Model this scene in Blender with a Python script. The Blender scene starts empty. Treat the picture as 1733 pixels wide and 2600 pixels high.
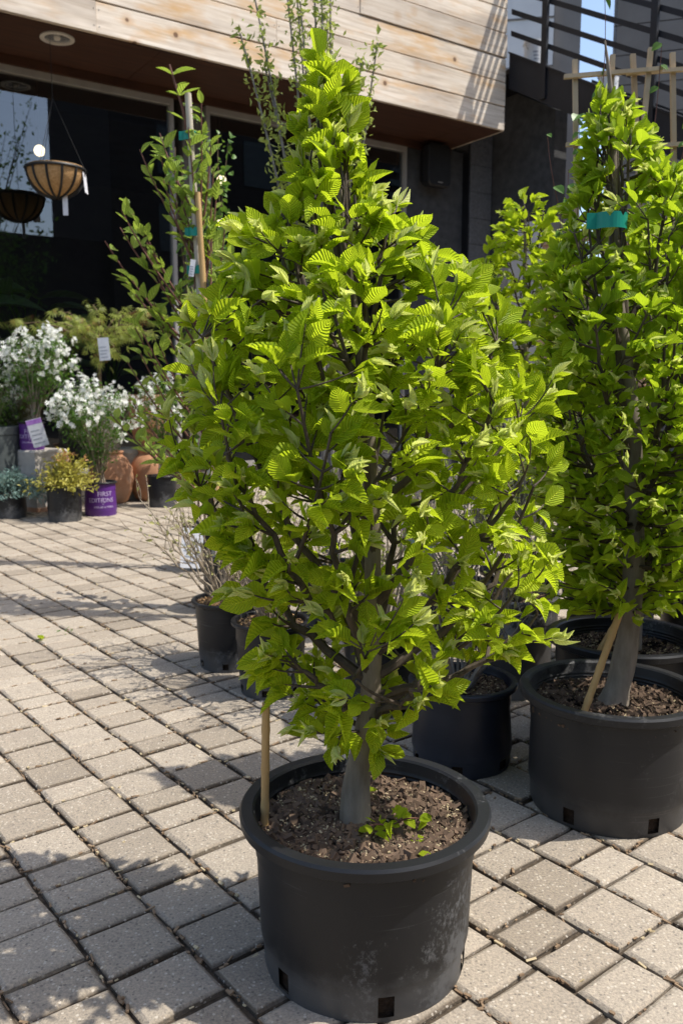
import bpy, math, random
import numpy as np
from mathutils import Matrix, Vector

# ------------------------------------------------------------------ units
# All layout numbers below are in layout units; one unit is U metres.
U = 0.75
R = math.radians
rng = np.random.default_rng(7)
random.seed(7)
scene = bpy.context.scene
col = scene.collection

# ------------------------------------------------------------------ camera
cam = bpy.data.cameras.new('camera')
cam_o = bpy.data.objects.new('camera', cam)
col.objects.link(cam_o)
cam_o.location = (0, 0, 1.375 * U)
cam_o.rotation_euler = (R(82.0), 0, 0)
cam.sensor_fit = 'VERTICAL'
cam.sensor_height = 24.0
cam.sensor_width = 16.0
cam.lens = 12.0 / (1300.0 / 2170.0)
cam.clip_start = 0.05
cam.clip_end = 500
cam.dof.use_dof = True
cam.dof.focus_distance = 1.9 * U
cam.dof.aperture_fstop = 6.0
scene.camera = cam_o

# ------------------------------------------------------------------ sky, sun, exposure
SUN_AZ, SUN_EL = R(98.0), R(57.0)
sun_dir = Vector((math.sin(SUN_AZ) * math.cos(SUN_EL), math.cos(SUN_AZ) * math.cos(SUN_EL), math.sin(SUN_EL)))
world = bpy.data.worlds.new('World')
scene.world = world
world.use_nodes = True
wn = world.node_tree.nodes
sky = wn.new('ShaderNodeTexSky')
sky.sky_type = 'NISHITA'
sky.sun_disc = False
sky.sun_elevation = SUN_EL
sky.sun_rotation = SUN_AZ
sky.air_density = 1.0
sky.dust_density = 2.0
bg = wn['Background']
bg.inputs['Strength'].default_value = 0.15
world.node_tree.links.new(sky.outputs[0], bg.inputs['Color'])
sun = bpy.data.lights.new('sun', 'SUN')
sun.energy = 3.1
sun.angle = R(0.53)
sun.color = (1.0, 0.965, 0.90)
sun_o = bpy.data.objects.new('sun', sun)
col.objects.link(sun_o)
sun_o.rotation_euler = (-sun_dir).to_track_quat('-Z', 'Y').to_euler()
sun_o.location = (6, -2, 9)
vs = scene.view_settings
vs.view_transform = 'Standard'
vs.look = 'None'
vs.gamma = 1.0
vs.exposure = 0.80
vs.use_curve_mapping = False
scene.cycles.max_bounces = 14
scene.cycles.diffuse_bounces = 8
scene.cycles.transmission_bounces = 8
scene.cycles.transparent_max_bounces = 12
scene.render.resolution_x = 682
scene.render.resolution_y = 1024

# ------------------------------------------------------------------ axes
def dirs(az):
    b2 = np.array([math.sin(R(az)), math.cos(R(az))])
    return np.array([-b2[1], b2[0]]), b2
E1, E2 = dirs(51.5)      # pavers: continuous joints run along E1
B1, B2 = dirs(55.5)      # shop: facade runs along B2, B1 points into the shop
def bld(t, n, z=0.0):
    p = t * B2 + n * B1
    return (p[0], p[1], z)

# ------------------------------------------------------------------ mesh helpers
class Geo:
    def __init__(s):
        s.v = []; s.f = []; s.uv = []; s.a = []; s.n = 0
    def add(s, v, f, uv=None, tone=None):
        v = np.asarray(v, float).reshape(-1, 3)
        k = len(v)
        if isinstance(f, np.ndarray):
            s.f.append(f + s.n)
        else:
            by = {}
            for q in f: by.setdefault(len(q), []).append(q)
            for q in by.values(): s.f.append(np.array(q) + s.n)
        s.v.append(v)
        s.uv.append(np.zeros((k, 2)) if uv is None else np.asarray(uv, float))
        s.a.append(np.full(k, 0.5 if tone is None else tone) if np.isscalar(tone) or tone is None else np.asarray(tone, float))
        s.n += k
        return s
    def inst(s, tpl, mats, tones=None):
        """many copies of a template (v, f, uv) by 4x4 matrices"""
        v, f, uv = tpl
        mats = np.asarray(mats, float)
        m = len(mats)
        if m == 0: return s
        vh = np.concatenate([v, np.ones((len(v), 1))], 1)
        vv = np.einsum('mij,kj->mki', mats, vh)[:, :, :3].reshape(-1, 3)
        ff = (np.asarray(f)[None] + (np.arange(m) * len(v))[:, None, None]).reshape(-1, np.asarray(f).shape[1])
        tn = np.repeat(rng.random(m) if tones is None else np.asarray(tones), len(v))
        s.add(vv, ff, np.tile(uv, (m, 1)), tn)
        return s
    def mesh(s, name, mat, smooth=False):
        me = bpy.data.meshes.new(name)
        if s.n == 0: return me
        v = np.concatenate(s.v) * U
        me.vertices.add(len(v)); me.vertices.foreach_set('co', v.ravel().astype(np.float32))
        loops = np.concatenate([q.ravel() for q in s.f]).astype(np.int32)
        tot = np.concatenate([np.full(len(q), q.shape[1]) for q in s.f]).astype(np.int32)
        st = np.concatenate([[0], np.cumsum(tot)[:-1]]).astype(np.int32)
        me.loops.add(len(loops)); me.loops.foreach_set('vertex_index', loops)
        me.polygons.add(len(tot)); me.polygons.foreach_set('loop_start', st); me.polygons.foreach_set('loop_total', tot)
        me.polygons.foreach_set('use_smooth', np.full(len(tot), smooth, bool))
        me.update(calc_edges=True)
        uv = np.concatenate(s.uv)
        ul = me.uv_layers.new(name='UVMap')
        ul.data.foreach_set('uv', uv[loops].ravel().astype(np.float32))
        at = me.attributes.new('tone', 'FLOAT', 'POINT')
        at.data.foreach_set('value', np.concatenate(s.a).astype(np.float32))
        me.materials.append(mat)
        if smooth and len(tot) < 9000: me.set_sharp_from_angle(angle=0.62)
        return me
    def build(s, name, mat, parent=None, smooth=False, kind=None, loc=None):
        return link(name, s.mesh(name, mat, smooth), parent, kind, loc)

def link(name, me, parent=None, kind=None, loc=None):
    o = bpy.data.objects.new(name, me)
    col.objects.link(o)
    if parent is not None: o.parent = parent
    if kind: o['kind'] = kind
    if loc is not None: o.location = Vector(loc) * U
    return o

def thing(name, label, cat, loc=(0, 0, 0), rz=0.0, group=None):
    o = bpy.data.objects.new(name, None)
    o.empty_display_size = 0.1
    col.objects.link(o)
    o.location = Vector(loc) * U
    o.rotation_euler = (0, 0, rz)
    return tag(o, label, cat, group)

def tag(o, label, cat, group=None):
    o['label'] = label; o['category'] = cat
    if group: o['group'] = group
    return o

BOXF = np.array([[0, 3, 2, 1], [4, 5, 6, 7], [0, 1, 5, 4], [1, 2, 6, 5], [2, 3, 7, 6], [3, 0, 4, 7]])
def box_v(x0, x1, y0, y1, z0, z1):
    return np.array([[x0, y0, z0], [x1, y0, z0], [x1, y1, z0], [x0, y1, z0], [x0, y0, z1], [x1, y0, z1], [x1, y1, z1], [x0, y1, z1]], float)
def box(g, x0, x1, y0, y1, z0, z1, tone=None):
    return g.add(box_v(x0, x1, y0, y1, z0, z1), BOXF, tone=tone)
def bbox(g, t0, t1, n0, n1, z0, z1):
    """box in the shop's own axes"""
    v = box_v(t0, t1, n0, n1, z0, z1)
    w = v.copy()
    w[:, :2] = v[:, :1] * B2 + v[:, 1:2] * B1
    return g.add(w, BOXF[:, ::1])
def lathe(g, prof, n=48, skip=None, tone=None, cx=0, cy=0):
    prof = np.asarray(prof, float); m = len(prof)
    a = np.arange(n) * 2 * math.pi / n
    v = np.zeros((m, n, 3))
    v[:, :, 0] = cx + prof[:, :1] * np.cos(a); v[:, :, 1] = cy + prof[:, :1] * np.sin(a); v[:, :, 2] = prof[:, 1:2]
    f = []
    for i in range(m - 1):
        for j in range(n):
            if skip and skip(i, j): continue
            k = (j + 1) % n
            f.append((i * n + j, i * n + k, (i + 1) * n + k, (i + 1) * n + j))
    uv = np.zeros((m, n, 2)); uv[:, :, 0] = a / (2 * math.pi); uv[:, :, 1] = np.linspace(0, 1, m)[:, None]
    return g.add(v.reshape(-1, 3), np.array(f), uv.reshape(-1, 2), tone)
def norm(v):
    v = np.asarray(v, float); return v / (np.linalg.norm(v) + 1e-12)
def tube(g, pts, rad, sides=6, cap=True):
    pts = np.asarray(pts, float); m = len(pts)
    rad = np.broadcast_to(np.asarray(rad, float), (m,))
    tan = np.gradient(pts, axis=0)
    tan /= np.linalg.norm(tan, axis=1)[:, None] + 1e-12
    ref = np.array([0.31, 0.17, 0.2]) if abs(tan[0][2]) > 0.8 else np.array([0, 0, 1.0])
    x = norm(np.cross(ref, tan[0])); V = []
    a = np.arange(sides) * 2 * math.pi / sides
    for i in range(m):
        x = norm(x - tan[i] * (x @ tan[i])); y = np.cross(tan[i], x)
        V.append(pts[i] + rad[i] * (np.cos(a)[:, None] * x + np.sin(a)[:, None] * y))
    i = np.arange(m - 1)[:, None] * sides; j = np.arange(sides)[None]; k = (j + 1) % sides
    f = np.stack([i + j, i + k, i + sides + k, i + sides + j], -1).reshape(-1, 4)
    uv = np.zeros((m * sides, 2)); uv[:, 1] = np.repeat(np.linspace(0, 1, m), sides)
    g.add(np.concatenate(V), f, uv)
    if cap and sides >= 3:
        g.add(V[-1], [tuple(range(sides))]); g.add(V[0], [tuple(range(sides))[::-1]])
    return g
def bez(p0, p1, p2, n=8):
    t = np.linspace(0, 1, n)[:, None]
    return (1 - t) ** 2 * np.asarray(p0) + 2 * t * (1 - t) * np.asarray(p1) + t * t * np.asarray(p2)
def frame(base, d, nrm, s):
    """matrix: local +Y -> d, local +Z close to nrm, scale s"""
    y = norm(d); z = np.asarray(nrm, float); z = norm(z - y * (z @ y)); x = np.cross(y, z)
    m = np.eye(4); m[:3, 0] = x * s; m[:3, 1] = y * s; m[:3, 2] = z * s; m[:3, 3] = base
    return m
def leaf_tpl(segs=6, across=2, width=0.62, fold=0.15, curl=0.12, serr=0.05, peak=0.42, wave=0.0):
    """unit-length leaf: rib along +Y, returns v, f(quads), uv"""
    v = []; uv = []; cols = 2 * across + 1
    for i in range(segs + 1):
        s = i / segs
        w = 0.5 * width * (max(0.0, math.sin(math.pi * s ** (math.log(0.5) / math.log(peak)))) ** 0.82) * (1 - 0.2 * s ** 4)
        if 0 < i < segs: w *= 1 + serr * (1 if i % 2 else -1)
        w = max(w, 0.012)
        for c in range(cols):
            q = (c - across) / across
            x = q * w
            y = s + (0.05 * abs(q) * math.sin(math.pi * s))
            z = fold * abs(x) * 1.6 - curl * s * s + wave * math.sin(s * 9 + q * 2) * abs(q)
            v.append((x, y, z)); uv.append((0.5 + q / 2, s))
    f = []
    for i in range(segs):
        for c in range(cols - 1):
            a = i * cols + c
            f.append((a, a + 1, a + cols + 1, a + cols))
    return np.array(v), np.array(f), np.array(uv)

# ------------------------------------------------------------------ materials
def mat(name):
    m = bpy.data.materials.new(name); m.use_nodes = True
    n = m.node_tree.nodes; l = m.node_tree.links
    return m, n, l, n['Principled BSDF']
def nd(n, typ, **kw):
    x = n.new('ShaderNode' + typ)
    for k, v in kw.items():
        if k.startswith('i_'): x.inputs[k[2:].replace('_', ' ')].default_value = v
        else: setattr(x, k, v)
    return x
def ramp(n, stops):
    r = n.new('ShaderNodeValToRGB')
    e = r.color_ramp.elements
    while len(e) > 1: e.remove(e[-1])
    e[0].position, e[0].color = stops[0][0], (*stops[0][1], 1)
    for p, c in stops[1:]:
        q = e.new(p); q.color = (*c, 1)
    return r
def mixc(n, l, fac, a, b, mode='MIX'):
    x = n.new('ShaderNodeMix'); x.data_type = 'RGBA'; x.blend_type = mode
    for sock, val in ((x.inputs[0], fac), (x.inputs[6], a), (x.inputs[7], b)):
        if hasattr(val, 'links'): l.new(val, sock)
        elif isinstance(val, (int, float)): sock.default_value = val
        else: sock.default_value = (*val, 1)
    return x.outputs[2]
def math_n(n, l, op, a, b=None, c=None):
    x = n.new('ShaderNodeMath'); x.operation = op
    for i, val in enumerate((a, b, c)):
        if val is None: continue
        if hasattr(val, 'links'): l.new(val, x.inputs[i])
        else: x.inputs[i].default_value = val
    return x.outputs[0]
def noise(n, l, vec, scale, detail=4, rough=0.55):
    x = n.new('ShaderNodeTexNoise'); x.inputs['Scale'].default_value = scale
    x.inputs['Detail'].default_value = detail; x.inputs['Roughness'].default_value = rough
    if vec is not None: l.new(vec, x.inputs['Vector'])
    return x.outputs['Fac']
def bump(n, l, h, strength=0.3, dist=0.01, target=None):
    b = n.new('ShaderNodeBump'); b.inputs['Strength'].default_value = strength; b.inputs['Distance'].default_value = dist
    l.new(h, b.inputs['Height'])
    if target is not None: l.new(b.outputs[0], target.inputs['Normal'])
    return b.outputs[0]
def geo_pos(n): return n.new('ShaderNodeNewGeometry').outputs['Position']
def obj_co(n): return n.new('ShaderNodeTexCoord').outputs['Object']
def scaled(n, l, vec, s):
    m = n.new('ShaderNodeMapping'); m.inputs['Scale'].default_value = s; l.new(vec, m.inputs['Vector']); return m.outputs[0]

def simple(name, c1, c2=None, rough=0.6, scale=20, bmp=0.0, spec=0.4, metal=0.0, detail=5):
    m, n, l, p = mat(name)
    p.inputs['Roughness'].default_value = rough
    p.inputs['Specular IOR Level'].default_value = spec
    p.inputs['Metallic'].default_value = metal
    f = noise(n, l, obj_co(n), scale, detail)
    r = ramp(n, [(0.3, c1), (0.7, c2 or tuple(x * 0.8 for x in c1))]); l.new(f, r.inputs[0])
    l.new(r.outputs[0], p.inputs['Base Color'])
    if bmp: bump(n, l, f, bmp, 0.01, p)
    return m

def leaf_mat(name, cA, cB, trans, tmix=0.4, veins=11, vein_str=0.35, rough=0.42, bstr=0.6, spec=0.35):
    m, n, l, p = mat(name)
    f = noise(n, l, geo_pos(n), 14, 2)
    f2 = n.new('ShaderNodeAttribute'); f2.attribute_name = 'tone'
    oi = n.new('ShaderNodeObjectInfo')
    ff = math_n(n, l, 'ADD', f, math_n(n, l, 'MULTIPLY', math_n(n, l, 'ADD', f2.outputs['Fac'], oi.outputs['Random']), 0.45))
    r = ramp(n, [(0.55, cA), (1.15 if False else 1.0, cB)]); l.new(ff, r.inputs[0])
    base = r.outputs[0]
    if veins:
        uv = n.new('ShaderNodeUVMap'); uv.uv_map = 'UVMap'
        sp = n.new('ShaderNodeSeparateXYZ'); l.new(uv.outputs[0], sp.inputs[0])
        a = math_n(n, l, 'ABSOLUTE', math_n(n, l, 'SUBTRACT', sp.outputs[0], 0.5))
        s = math_n(n, l, 'SUBTRACT', sp.outputs[1], math_n(n, l, 'MULTIPLY', a, 0.42))
        w = math_n(n, l, 'SINE', math_n(n, l, 'MULTIPLY', s, veins * 6.283))
        w01 = math_n(n, l, 'MULTIPLY_ADD', w, 0.5, 0.5)
        base = mixc(n, l, math_n(n, l, 'MULTIPLY', w01, vein_str), base, (cB[0] * 1.7, cB[1] * 1.45, cB[2] * 2.2))
        rib = math_n(n, l, 'LESS_THAN', a, 0.028)
        base = mixc(n, l, math_n(n, l, 'MULTIPLY', rib, 0.6), base, (cB[0] * 1.9, cB[1] * 1.5, cB[2] * 3.0))
        bo = bump(n, l, w, bstr, 0.004)
        l.new(bo, p.inputs['Normal'])
    l.new(base, p.inputs['Base Color'])
    p.inputs['Roughness'].default_value = rough
    p.inputs['Specular IOR Level'].default_value = spec
    t = n.new('ShaderNodeBsdfTranslucent')
    l.new(mixc(n, l, 0.75, base, trans), t.inputs['Color'])
    if veins: l.new(bo, t.inputs['Normal'])
    mx = n.new('ShaderNodeMixShader'); mx.inputs[0].default_value = tmix
    l.new(p.outputs[0], mx.inputs[1]); l.new(t.outputs[0], mx.inputs[2])
    l.new(mx.outputs[0], n['Material Output'].inputs['Surface'])
    return m

M = {}
M['leaf'] = leaf_mat('hornbeam_leaf', (0.19, 0.31, 0.012), (0.39, 0.52, 0.022), (0.74, 0.90, 0.03), 0.53, vein_str=0.36, rough=0.5, bstr=0.6, spec=0.2)
M['young'] = leaf_mat('young_leaf', (0.36, 0.50, 0.07), (0.68, 0.72, 0.26), (0.82, 0.90, 0.2), 0.45, veins=9, vein_str=0.3, rough=0.6, bstr=0.25, spec=0.15)
M['leaf_dark'] = leaf_mat('second_hornbeam_leaf', (0.135, 0.24, 0.010), (0.29, 0.42, 0.020), (0.64, 0.82, 0.03), 0.52, vein_str=0.33, rough=0.5, bstr=0.45, spec=0.22)
M['leaf_glossy'] = leaf_mat('magnolia_leaf', (0.15, 0.25, 0.035), (0.28, 0.40, 0.07), (0.5, 0.65, 0.07), 0.45, veins=6, vein_str=0.15, spec=0.2)
M['leaf_small'] = leaf_mat('small_leaf', (0.18, 0.25, 0.04), (0.34, 0.40, 0.09), (0.5, 0.56, 0.12), 0.4, veins=0)
M['leaf_green'] = leaf_mat('green_leaf', (0.045, 0.11, 0.015), (0.10, 0.20, 0.03), (0.2, 0.34, 0.03), 0.3, veins=0)
M['leaf_tan'] = leaf_mat('tan_bud', (0.22, 0.21, 0.07), (0.38, 0.37, 0.14), (0.42, 0.42, 0.14), 0.3, veins=0)
M['maple'] = leaf_mat('maple_leaf', (0.22, 0.29, 0.05), (0.38, 0.43, 0.10), (0.55, 0.62, 0.12), 0.45, veins=0)
M['maple_red'] = leaf_mat('maple_red_leaf', (0.2, 0.06, 0.03), (0.28, 0.12, 0.05), (0.4, 0.15, 0.06), 0.3, veins=0)
M['gold'] = leaf_mat('gold_leaf', (0.27, 0.29, 0.05), (0.46, 0.42, 0.09), (0.6, 0.55, 0.1), 0.4, veins=0)
M['orange'] = leaf_mat('orange_leaf', (0.45, 0.22, 0.08), (0.56, 0.32, 0.14), (0.6, 0.35, 0.14), 0.35, veins=0)
M['juniper'] = leaf_mat('juniper_needle', (0.09, 0.16, 0.13), (0.2, 0.3, 0.26), (0.16, 0.26, 0.2), 0.15, veins=0)
M['petal'] = leaf_mat('white_petal', (0.72, 0.72, 0.66), (0.85, 0.85, 0.8), (0.85, 0.85, 0.75), 0.35, veins=0)
M['indoor_leaf'] = leaf_mat('indoor_leaf', (0.10, 0.18, 0.07), (0.18, 0.28, 0.12), (0.2, 0.36, 0.1), 0.3, veins=5, vein_str=0.2)

def bark_mat(name, c1, c2, sc=30):
    m, n, l, p = mat(name)
    v = scaled(n, l, obj_co(n), (1, 1, 0.25))
    f = noise(n, l, v, sc, 6, 0.65)
    r = ramp(n, [(0.3, c1), (0.72, c2)]); l.new(f, r.inputs[0])
    l.new(r.outputs[0], p.inputs['Base Color']); p.inputs['Roughness'].default_value = 0.75
    bump(n, l, f, 0.5, 0.006, p)
    return m
M['trunk'] = bark_mat('hornbeam_bark', (0.12, 0.095, 0.066), (0.29, 0.24, 0.18), 26)
M['branch'] = bark_mat('branch_bark', (0.045, 0.032, 0.022), (0.12, 0.088, 0.06), 60)
M['twig'] = bark_mat('twig_bark', (0.10, 0.06, 0.03), (0.20, 0.14, 0.07), 60)
M['twig_red'] = bark_mat('red_twig', (0.10, 0.035, 0.025), (0.19, 0.08, 0.05), 60)
M['twig_tan'] = bark_mat('tan_twig', (0.19, 0.145, 0.095), (0.40, 0.33, 0.24), 60)
M['twig_grey'] = bark_mat('grey_twig', (0.12, 0.10, 0.085), (0.30, 0.27, 0.23), 60)

def make_paver():
    m, n, l, p = mat('concrete_paver')
    pos = geo_pos(n)
    tone = n.new('ShaderNodeAttribute'); tone.attribute_name = 'tone'
    big = noise(n, l, pos, 2.2, 3)
    base = ramp(n, [(0.0, (0.11, 0.086, 0.062)), (0.2, (0.275, 0.231, 0.177)), (0.5, (0.35, 0.297, 0.232)), (1.0, (0.42, 0.362, 0.288))])
    l.new(math_n(n, l, 'MULTIPLY_ADD', big, 0.4, math_n(n, l, 'MULTIPLY_ADD', tone.outputs['Fac'], 0.56, 0.04)), base.inputs[0])
    fine = noise(n, l, pos, 190, 3, 0.7)
    c = mixc(n, l, 0.5, base.outputs[0], ramp_out(n, l, fine, [(0.3, (0.36, 0.34, 0.32)), (0.5, (0.95, 0.95, 0.95)), (0.72, (1.7, 1.6, 1.45))]), 'MULTIPLY')
    vo = n.new('ShaderNodeTexVoronoi'); vo.inputs['Scale'].default_value = 150; l.new(pos, vo.inputs['Vector'])
    sp = n.new('ShaderNodeSeparateColor'); l.new(vo.outputs['Color'], sp.inputs[0])
    near = math_n(n, l, 'LESS_THAN', vo.outputs['Distance'], 0.42)
    lite = math_n(n, l, 'MULTIPLY', near, math_n(n, l, 'GREATER_THAN', sp.outputs[0], 0.86))
    dark = math_n(n, l, 'MULTIPLY', near, math_n(n, l, 'LESS_THAN', sp.outputs[0], 0.10))
    c = mixc(n, l, math_n(n, l, 'MULTIPLY', lite, 0.42), c, (0.68, 0.61, 0.50))
    c = mixc(n, l, math_n(n, l, 'MULTIPLY', dark, 0.6), c, (0.12, 0.105, 0.09))
    st = noise(n, l, pos, 7, 5, 0.7)
    c = mixc(n, l, math_n(n, l, 'MULTIPLY', ramp_out(n, l, st, [(0.5, (0, 0, 0)), (0.75, (1, 1, 1))]), 0.3), c, (0.22, 0.19, 0.16))
    l.new(c, p.inputs['Base Color'])
    p.inputs['Roughness'].default_value = 0.88; p.inputs['Specular IOR Level'].default_value = 0.2
    bump(n, l, fine, 0.55, 0.004, p)
    return m
def ramp_out(n, l, f, stops):
    r = ramp(n, stops); l.new(f, r.inputs[0]); return r.outputs[0]
M['paver'] = make_paver()
M['sand'] = simple('joint_sand', (0.045, 0.034, 0.024), (0.11, 0.085, 0.06), 0.95, 60, 0.8, 0.1)
M['debris'] = simple('joint_debris', (0.12, 0.075, 0.045), (0.34, 0.24, 0.15), 0.9, 25, 0, 0.1)

def make_plastic(name, c, dust, dust_amt, rough=0.42, seed=0.0):
    m, n, l, p = mat(name)
    co = obj_co(n)
    mp = n.new('ShaderNodeMapping'); mp.inputs['Location'].default_value = (seed, seed * 0.7, 0); mp.inputs['Scale'].default_value = (1, 1, 0.85); l.new(co, mp.inputs['Vector'])
    a = noise(n, l, mp.outputs[0], 22, 8, 0.75)
    b = noise(n, l, mp.outputs[0], 120, 6, 0.75)
    big = noise(n, l, mp.outputs[0], 3.0, 2)
    sc = ramp_out(n, l, math_n(n, l, 'MULTIPLY', math_n(n, l, 'ADD', a, math_n(n, l, 'MULTIPLY', b, 0.95)), math_n(n, l, 'ADD', 0.12, big)), [(0.685, (0, 0, 0)), (0.80, (1, 1, 1))])
    wv = n.new('ShaderNodeTexNoise'); wv.inputs['Scale'].default_value = 6; wv.inputs['Detail'].default_value = 2
    l.new(scaled(n, l, mp.outputs[0], (1, 1, 40)), wv.inputs['Vector'])
    ring = ramp_out(n, l, wv.outputs['Fac'], [(0.66, (0, 0, 0)), (0.74, (1, 1, 1))])
    c1 = mixc(n, l, math_n(n, l, 'MULTIPLY', sc, dust_amt), c, dust)
    c1 = mixc(n, l, math_n(n, l, 'MULTIPLY', ring, dust_amt * 0.35), c1, dust)
    z = n.new('ShaderNodeSeparateXYZ'); l.new(co, z.inputs[0])
    low = ramp_out(n, l, math_n(n, l, 'ADD', z.outputs[2], math_n(n, l, 'MULTIPLY', a, -0.08)), [(0.0, (1, 1, 1)), (0.05, (0, 0, 0))])
    c1 = mixc(n, l, math_n(n, l, 'MULTIPLY', low, dust_amt * 0.6), c1, dust)
    l.new(c1, p.inputs['Base Color'])
    l.new(math_n(n, l, 'MULTIPLY_ADD', sc, 0.3, rough), p.inputs['Roughness'])
    p.inputs['Specular IOR Level'].default_value = 0.32
    bump(n, l, b, 0.08, 0.003, p)
    return m
M['pot'] = make_plastic('black_nursery_plastic', (0.013, 0.0135, 0.015), (0.15, 0.15, 0.15), 0.62, 0.42)
M['pot2'] = make_plastic('scuffed_nursery_plastic', (0.019, 0.019, 0.02), (0.13, 0.125, 0.12), 0.45, 0.45, 3.0)
M['pot_navy'] = make_plastic('dark_blue_plastic', (0.012, 0.015, 0.024), (0.06, 0.065, 0.08), 0.35, 0.4, 5.0)
M['pot_dusty'] = make_plastic('dusty_plastic', (0.05, 0.048, 0.047), (0.3, 0.29, 0.28), 0.8, 0.6, 8.0)
M['pot_purple'] = make_plastic('purple_plastic', (0.085, 0.02, 0.17), (0.15, 0.08, 0.25), 0.3, 0.4, 2.0)
M['soil'] = simple('potting_soil', (0.016, 0.011, 0.008), (0.05, 0.034, 0.024), 0.95, 70, 1.0, 0.1)
M['bark_chip'] = leaf_mat('bark_mulch', (0.007, 0.005, 0.004), (0.15, 0.102, 0.07), (0.08, 0.04, 0.02), 0.02, veins=0, rough=0.9, spec=0.1)
M['pale_bits'] = leaf_mat('perlite_and_husk', (0.26, 0.18, 0.08), (0.50, 0.40, 0.24), (0.4, 0.33, 0.2), 0.05, veins=0, rough=0.8)
M['orange_chip'] = leaf_mat('orange_wood_chip', (0.22, 0.12, 0.05), (0.42, 0.26, 0.12), (0.3, 0.2, 0.1), 0.02, veins=0, rough=0.85)
M['bamboo'] = bark_mat('bamboo_cane', (0.42, 0.25, 0.09), (0.58, 0.38, 0.16), 18)
M['bamboo_grey'] = bark_mat('grey_cane', (0.42, 0.36, 0.27), (0.58, 0.52, 0.43), 18)
M['tie'] = simple('green_tie_tape', (0.0, 0.20, 0.14), (0.01, 0.26, 0.19), 0.4, 5)
M['white'] = simple('white_plastic', (0.75, 0.76, 0.77), (0.68, 0.68, 0.69), 0.4, 8)
M['paper'] = simple('white_tag', (0.72, 0.72, 0.73), (0.6, 0.6, 0.64), 0.6, 30)
M['print'] = simple('lilac_print', (0.45, 0.36, 0.55), (0.5, 0.42, 0.6), 0.5, 5)
M['ink'] = simple('grey_ink', (0.25, 0.27, 0.32), (0.4, 0.42, 0.46), 0.6, 40)
M['blue_card'] = simple('teal_card', (0.1, 0.35, 0.4), (0.4, 0.55, 0.6), 0.5, 30)
M['violet'] = simple('violet_print', (0.3, 0.1, 0.45), (0.45, 0.25, 0.6), 0.5, 30)
def make_terracotta():
    m, n, l, p = mat('terracotta')
    co = obj_co(n); a = noise(n, l, co, 4, 6, 0.65); b = noise(n, l, co, 25, 4)
    c = ramp_out(n, l, a, [(0.28, (0.30, 0.13, 0.06)), (0.5, (0.42, 0.21, 0.11)), (0.75, (0.52, 0.36, 0.25))])
    l.new(c, p.inputs['Base Color']); p.inputs['Roughness'].default_value = 0.85
    bump(n, l, b, 0.15, 0.01, p); return m
M['terracotta'] = make_terracotta()
M['concrete'] = simple('pale_concrete', (0.34, 0.31, 0.27), (0.46, 0.42, 0.37), 0.9, 12, 0.3, 0.2)
M['glaze'] = simple('grey_green_glaze', (0.26, 0.29, 0.27), (0.36, 0.38, 0.35), 0.5, 8)
M['dark_glaze'] = simple('slate_planter', (0.05, 0.06, 0.06), (0.09, 0.10, 0.095), 0.6, 8)
M['coir'] = simple('coir_liner', (0.36, 0.20, 0.08), (0.55, 0.34, 0.16), 0.95, 60, 1.0, 0.1)
M['black_metal'] = simple('black_wire', (0.012, 0.012, 0.012), (0.02, 0.02, 0.02), 0.5, 10)
M['steel'] = simple('black_painted_steel', (0.010, 0.0105, 0.013), (0.016, 0.0165, 0.02), 0.5, 4, 0.0, 0.25)
M['frame'] = simple('window_aluminium', (0.28, 0.26, 0.235), (0.34, 0.32, 0.29), 0.45, 6)
M['pier'] = simple('brown_pier', (0.10, 0.085, 0.07), (0.14, 0.12, 0.10), 0.8, 8, 0.2)
M['dark_wall'] = simple('charcoal_stucco', (0.05, 0.05, 0.052), (0.085, 0.085, 0.085), 0.9, 10, 0.4, 0.2)
M['block'] = simple('grey_block', (0.10, 0.10, 0.105), (0.15, 0.15, 0.155), 0.9, 30, 0.4, 0.2)
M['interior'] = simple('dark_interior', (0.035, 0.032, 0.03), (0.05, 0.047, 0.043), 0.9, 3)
M['brick_dark'] = simple('dark_brick', (0.04, 0.034, 0.032), (0.075, 0.06, 0.055), 0.9, 8, 0.3, 0.1)
M['panel'] = simple('grey_panel', (0.17, 0.158, 0.147), (0.21, 0.197, 0.183), 0.8, 3)
M['panel_white'] = simple('pale_panel', (0.58, 0.58, 0.58), (0.66, 0.66, 0.65), 0.7, 3)
M['trellis'] = bark_mat('trellis_wood', (0.40, 0.29, 0.17), (0.56, 0.44, 0.29), 14)
M['crate'] = bark_mat('crate_wood', (0.34, 0.20, 0.11), (0.48, 0.31, 0.18), 10)
M['speaker'] = simple('speaker_plastic', (0.012, 0.012, 0.013), (0.018, 0.018, 0.019), 0.5, 30)
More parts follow.
